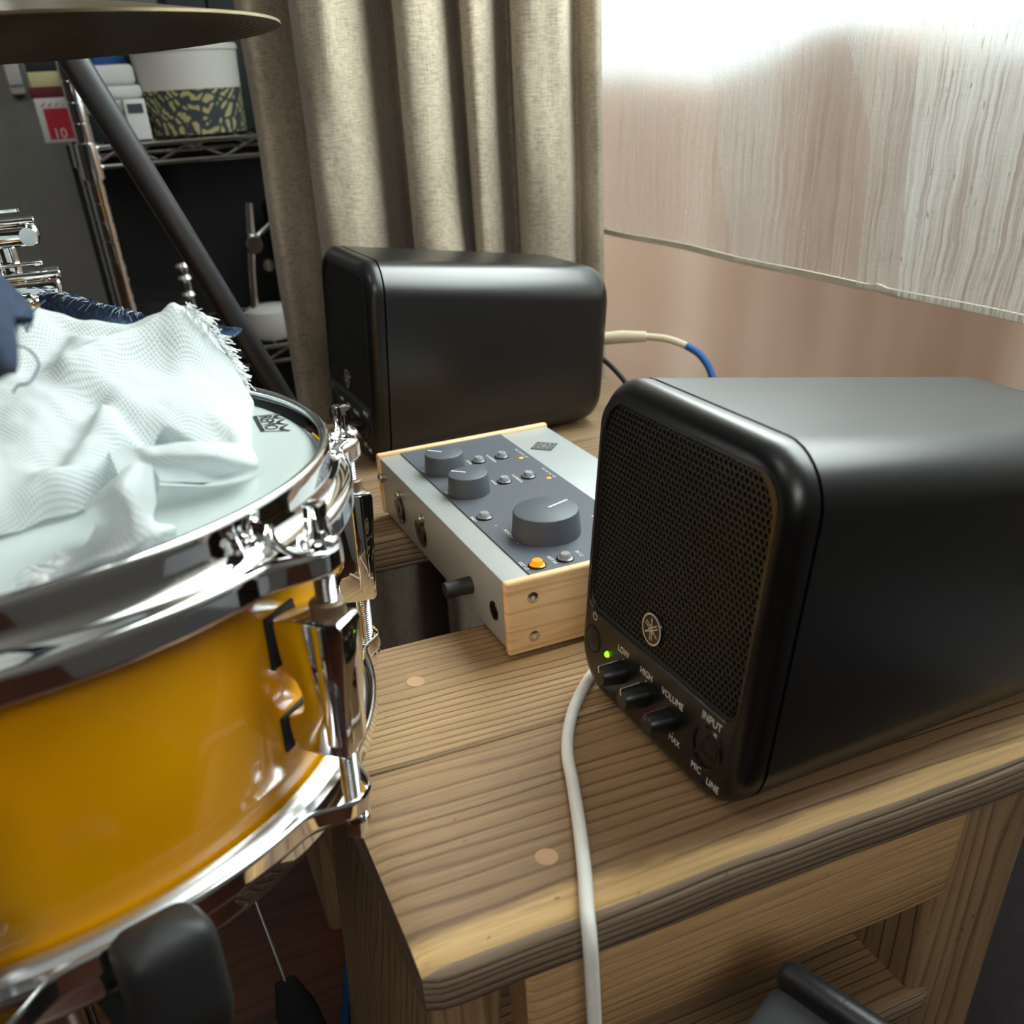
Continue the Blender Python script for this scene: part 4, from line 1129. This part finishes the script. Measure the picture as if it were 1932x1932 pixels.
# red and white carton with the figure 10
rb = empty('red_carton', (-.150, 1.42, top))
tag(rb, 'red and white carton printed with the figure 10 behind the rack post', 'carton')
rbox('carton_body', (-.0215, 0, 0), (.030, .055, .060), 'paper_white', rb, .001)
rbox('red_field', (-.0120, -.0004, .004), (.026, .001, .046), 'card_red', rb, 0)
MR = basis((.004, -.0006, .0115), (1, 0, 0), (0, 0, 1), (0, -1, 0))
text('lettering', '10', .020, MR, 'print_white', rb, 1.05, 0)
for k in range(4):
    prism('red_dart', [(-.015 + k * .010, .048), (-.006 + k * .010, .056 - k * .001), (-.010 + k * .010, .0495)], basis((0, -.0004, 0), (1, 0, 0), (0, 0, 1), (0, -1, 0)), 0, .0003, 'card_red', rb)
for nm, lo, hi, mt, lb in (('maroon_box', (-.175, 1.425, .0605), (-.115, 1.50, .074), 'card_maroon', 'flat maroon box lying on the red and white carton'),
                           ('cream_box', (-.170, 1.430, .0745), (-.115, 1.50, .0945), 'paper_cream', 'cream box in the pile above the maroon box'),
                           ('dark_box', (-.170, 1.430, .095), (-.115, 1.50, .1150), 'card_dark', 'dark box in the pile above the cream box'),
                           ('amber_box', (-.178, 1.425, .1155), (-.110, 1.51, .150), 'card_amber', 'amber box on top of the pile beside the rack post')):
    tag(rbox(nm, (lo[0], lo[1], top + lo[2]), (hi[0], hi[1], top + hi[2]), mt, None, .001), lb, 'box')
sw = empty('white_switch_box', (-.192, 1.748, .345)); tag(sw, 'white plastic wall fitting beside the pile of boxes', 'wall fitting')
rbox('fitting_cover', (-.013, -.02, -.034), (.013, .012, .030), 'ceramic_white', sw, .006)
rbox('fitting_ridge', (-.012, -.026, -.020), (.012, -.018, .005), 'paper_white', sw, .003)
for nm, lo, hi, mt, lb in (('blue_binder', (-.075, 1.35, .0965), (-.028, 1.52, .160), 'card_blue', 'blue binder lying on the folded towels'),
                           ('green_book', (-.0275, 1.40, .0965), (-.005, 1.52, .155), 'card_green', 'dark green book beside the blue binder')):
    tag(rbox(nm, (lo[0], lo[1], top + lo[2]), (hi[0], hi[1], top + hi[2]), mt, None, .002), lb, 'book')
for k in range(3):
    x = .060 + k * .064
    tag(rbox('dark_book', (x, 1.44, top), (x + .061, 1.56, top + .19 + .012 * (k % 3)), ('card_dark', 'card_green', 'case_black')[k % 3], None, .0015),
        ('navy upright book behind the round tub', 'dark green upright book behind the round tub', 'black upright book behind the round tub')[k % 3], 'book')
# lower shelf: black cases and hardware in the gloom
low = -.068 + .0048
tag(rbox('black_case', (.17, 1.25, low), (.42, 1.55, low + .19), 'case_black', None, .012, 3), 'large black instrument case on the lower rack shelf', 'case')
tag(rbox('black_carton', (-.105, 1.30, low), (-.015, 1.50, low + .075), 'case_black', None, .004), 'low black carton on the lower rack shelf', 'carton')
bw = empty('white_bowl', (.105, 1.265, low)); tag(bw, 'pale round bowl on the lower rack shelf beside the curtain', 'bowl')
lathe('bowl_body', [(0, 0), (.026, 0), (.036, .010), (.041, .030), (.041, .045), (.039, .045), (.038, .030), (.030, .010), (0, .006)], 'ceramic_white', bw, 36)
lathe('bowl_lid', [(0, .056), (.034, .052), (.041, .046), (.041, .045)], 'ceramic_white', bw, 36)
hw = empty('hardware_stand', (-.020, 1.262, low)); tag(hw, 'short chrome hardware rod with wing nuts on the lower rack shelf', 'hardware')
tube('rod', [(0, 0, 0), (.002, 0, .135)], .006, 'steel', hw, 14)
for z in (.085, .110, .128): lathe('wing_nut', [(0, z - .007), (.010, z - .005), (.013, z), (.010, z + .005), (0, z + .007)], 'chrome', hw, 16)
hb = empty('tilter_arm', (.075, 1.262, low + .004)); tag(hb, 'chrome cymbal arm with tilter leaning on the lower rack shelf', 'hardware')
tube('arm_tube', [(0, 0, 0), (.012, 0, .10), (.028, .0, .205)], .0065, 'steel', hb, 14)
tube('arm_rod', [(.022, 0, .150), (.055, 0, .172), (.078, 0, .176)], .0045, 'chrome', hb, 12)
lathe('tilter', [(0, -.012), (.013, -.012), (.016, 0), (.013, .012), (0, .012)], 'chrome', hb, 20, basis((.022, -.004, .145), (1, 0, 0), (0, 0, 1), (0, -1, 0)))
lathe('wing_bolt', [(0, -.006), (.009, -.006), (.011, 0), (.009, .006), (0, .006)], 'chrome', hb, 16, basis((.040, -.006, .112), (1, 0, 0), (0, 0, 1), (0, -1, 0)))
tag(rbox('back_panel', (-.14, 1.60, FZ), (.47, 1.62, .232), 'case_black', None, .002), 'dark board standing behind the rack', 'board')

# ================================================================== CURTAINS
# heavy linen curtain: a folded plan curve swept down, flaring a little
def heavy_curtain():
    # (fraction along the gathered width, depth towards the room)
    plan = [(0.00, .000), (.020, .030), (.060, .046), (.110, .030), (.150, -.004), (.172, .004), (.185, .060), (.235, .100), (.310, .105), (.372, .080), (.395, .020), (.420, -.020), (.452, .005), (.462, .066), (.500, .098), (.555, .092), (.590, .062), (.606, .010), (.622, .006), (.632, .050), (.665, .076), (.705, .056), (.730, .006), (.752, .004), (.765, .052), (.800, .072), (.860, .072), (.905, .058), (.918, .012), (.935, .004), (.955, .022), (.985, .030), (1.0, .022)]
    pl = [(v.x, v.y) for v in spline([Vector((a, b, 0)) for a, b in plan], 7)]
    L0 = Vector((.050, .79)); R0 = Vector((.388, .605))
    along = (R0 - L0); nrm = Vector((along.y, -along.x)).normalized()   # towards the room / camera
    nz = 60; vs, fs = [], []; z0, z1 = FZ + .02, 1.40
    for j in range(nz + 1):
        t = j / nz; z = z0 + (z1 - z0) * t
        fl = 1.0 + .10 * max(0, (.30 - z)) 
        for (a, d) in pl:
            wob = .010 * mnoise.noise(Vector((a * 7, z * 4.5, 3))) + .006 * mnoise.noise(Vector((a * 18, z * 9, 8)))
            bul = .018 * math.exp(-((a - .56) / .05) ** 2) * math.exp(-((z - .10) / .07) ** 2)
            aa = .5 + (a - .5) * fl + .35 * wob * (0 if a > .97 or a < .03 else 1) + bul * .9
            p = L0 + along * aa + nrm * (d * (.92 + .25 * max(0, .5 - z)) + wob + bul)
            vs.append((p.x, p.y, z))
    m = len(pl)
    for j in range(nz):
        for i in range(m - 1): fs.append((j * m + i, j * m + i + 1, (j + 1) * m + i + 1, (j + 1) * m + i))
    o = link('linen_curtain', pymesh('linen_curtain', vs, fs), 'linen')
    sm = o.modifiers.new('thickness', 'SOLIDIFY'); sm.thickness = .0016
    return o
hc = heavy_curtain()
tag(hc, 'heavy beige linen curtain gathered in deep folds behind the rear speaker', 'curtain')
# sheer curtain
SX = .412
def sheer_sheet(name, edges, mat, parent, x0, amp=.006, n=120, nz=40, seed=0, sag=None):
    """edges(z)->(y left, y right)"""
    vs, fs, uvs = [], [], []
    zb, zt_ = .1355, 1.35
    zs = [zb + (zt_ - zb) * (j / nz) ** 1.6 for j in range(nz + 1)]
    for z in zs:
        ya, yb = edges(z)
        for i in range(n + 1):
            y = ya + (yb - ya) * i / n
            x = x0 + amp * (math.sin(y * 42 + seed + .8 * math.sin(z * 5)) + .6 * mnoise.noise(Vector((y * 22, z * 2.2, seed)))) * min(1, .25 + (z - zb) * 4)
            x += .0012 * mnoise.noise(Vector((y * 120, z * 25, seed + 2)))
            vs.append((x, y, z)); uvs.append((y, z))
    m = n + 1
    for j in range(nz):
        for i in range(n): fs.append((j * m + i, j * m + i + 1, (j + 1) * m + i + 1, (j + 1) * m + i))
    return cloth_obj(name, vs, fs, uvs, mat, parent)
sc_ = empty('sheer_curtain', (0, 0, 0))
tag(sc_, 'translucent off-white sheer curtain with slubbed threads and a rolled hem', 'curtain')
sheer_sheet('sheer_panel', lambda z: (.650, -.42), 'sheer_fabric', sc_, SX, .0045, 420, 44, 1)
sheer_sheet('overlap_fold', lambda z: (.147 + .08 * (z - .139), -.41), 'sheer_dense', sc_, SX - .012, .006, 220, 36, 4)
sheer_sheet('overlap_fold', lambda z: (.366 + .38 * min(.3, z - .139), .292 + .21 * min(.3, z - .139)), 'sheer_fabric', sc_, SX - .010, .004, 40, 36, 7)
sheer_sheet('overlap_fold', lambda z: (.196 + .02 * (z - .139) + .75 * min(.09, max(0, z - .239)), .150), 'sheer_fabric', sc_, SX - .009, .004, 40, 36, 9)
hp = []
for i in range(160):
    y = .650 - 1.07 * i / 159
    hp.append((SX - .004 + .002 * math.sin(y * 30), y, .1350 + .0006 * math.sin(y * 17) + (.0020 * math.exp(-((y - .176) / .006) ** 2))))
loft('hem', [[(x - .0014, y, z + .0028), (x + .0014, y, z + .0028), (x + .0014, y, z - .0028), (x - .0014, y, z - .0028)] for x, y, z in hp], 'sheer_hem', sc_, True, True)

# ================================================================== CABLES
tag(tube('white_cable', spline([(.060, -.020, .0034), (.040, -.034, .0034), (.020, -.052, .0034), (.002, -.074, .0034), (-.012, -.098, .0034), (-.021, -.122, .0034), (-.032, -.150, .0034), (-.043, -.176, .0034), (-.0525, -.1965, .0036), (-.0555, -.2045, -.003), (-.0560, -.2070, -.018), (-.0555, -.2085, -.05), (-.0550, -.2110, -.10), (-.052, -.216, -.20), (-.045, -.235, -.33), (-.03, -.27, -.425)], 6), .0032, 'braid_white', None, 14),
    'white braided cable running across the bench and over its front edge', 'cable')
jp = empty('jack_plug', (0, 0, 0)); tag(jp, 'beige jack plug with a blue cable in the back of the rear speaker', 'plug')
tube('plug_body', [(.270, .430, .066), (.300, .400, .0715), (.318, .3830, .0725)], [.0058, .0062, .0048], 'plug_beige', jp, 18)
tube('strain_relief', spline([(.317, .384, .0725), (.332, .366, .0715), (.345, .350, .066)], 6), .0034, 'plug_beige', jp, 12)
tube('cable', spline([(.344, .351, .0665), (.352, .341, .060), (.358, .331, .048), (.360, .322, .030), (.360, .312, .0), (.360, .30, -.10)], 6), .0036, 'cable_blue', jp, 12)
tag(tube('black_cable', spline([(.268, .440, .055), (.282, .415, .052), (.294, .396, .038), (.304, .376, .018), (.310, .355, .0060), (.314, .330, .0035), (.316, .295, .0030), (.314, .250, .0030)], 6), .0026, 'cable_black', None, 10), 'thin black cable hanging behind the rear speaker', 'cable')
tag(tube('blue_cable', spline([(-.130, .140, .060), (-.100, .105, -.07), (-.098, .084, -.135), (-.103, .072, -.165), (-.111, .062, -.20), (-.122, .058, -.26), (-.150, .075, -.42)], 6), .0042, 'cable_blue', None, 12), 'blue cable hanging beside the bench leg', 'cable')

# power adapters lying in the slot between the planks
ad = empty('power_adapter', (.005, .135, -.190)); tag(ad, 'dark power adapter lying on the shelf below the gap in the bench', 'power adapter')
rbox('adapter_body', (-.045, -.035, .001), (.045, .045, .075), 'case_black', ad, .006, 3)
rbox('adapter_face', (-.034, -.0365, .012), (.034, -.034, .064), 'case_black', ad, .003)
tube('adapter_cord', spline([(-.044, 0, .03), (-.075, -.01, .02), (-.10, -.05, .008), (-.10, -.09, .006)], 5), .003, 'cable_black', ad, 8)
tag(rbox('power_strip', (-.075, .055, -.236), (.150, .105, -.195), 'case_black', None, .004), 'long black power strip under the bench gap', 'power strip')

# ================================================================== ODDMENTS NEAR THE FLOOR
rd = empty('floor_rod', (0, 0, 0)); tag(rd, 'thin steel rod ending in a black rubber grip under the drum', 'rod')
tube('rod', [(-.181, .060, -.100), (-.172, -.006, -.198)], .0022, 'steel', rd, 10)
tube('rubber_grip', [(-.1725, -.002, -.192), (-.171, -.013, -.208), (-.168, -.032, -.235), (-.160, -.070, -.300), (-.15, -.11, -.425)], [.007, .0135, .016, .018, .020], 'felt_black', rd, 18)
# black padded object in front of the lower shelf
pd = empty('padded_seat', (0, 0, 0)); tag(pd, 'black padded seat with a thick leather roll in front of the bench apron', 'seat')
PA = Vector((0.0193, -0.2403, -0.0280)); PE = Vector((0.3257, -0.9450, -0.0303)).normalized(); PL = Vector((-0.8880, -0.2947, -0.3531)).normalized(); PU = PL.cross(PE).normalized()
if PU.z < 0: PU = -PU
tube('leather_roll', [PA - PE * .0045, PA - PE * .003, PA, PA + PE * .03, PA + PE * .07, PA + PE * .16], [.002, .005, .0066, .0070, .0074, .0076], 'leather_black', pd, 24)
loops = []
for t, k in ((-.004, .75), (-.002, .93), (.003, 1), (.06, 1), (.16, 1)):
    c = PA + PE * t + PL * .0155 - PU * .026
    loops.append([c + PL * y * k + PU * z * k for y, z in rrect(-.0105, .0165, -.026, .0250, .003, 4)])
loft('pad_body', loops, 'box_grey', pd, True, True, 50)
loops = []
for t, k in ((-.001, .9), (.003, 1), (.16, 1)):
    c = PA + PE * t + PL * .0335 - PU * .027
    loops.append([c + PL * y * k + PU * z * k for y, z in rrect(-.0014, .0014, -.026, .0265, .001, 3)])
loft('felt_side', loops, 'felt_black', pd, True, True, 50)
loops = [[PA + PE * t - PU * .035 + PL * y + PU * z for y, z in rrect(-.006, .006, -.018, .026, .004, 4)] for t in (.004, .16)]
loft('pad_base', loops, 'felt_black', pd, True, True, 50)
tag(rbox('grey_cabinet', (.300, -.42, FZ), (.480, .06, -.07), 'cabinet_grey', None, .006), 'dark grey cabinet standing beyond the bench leg', 'cabinet')
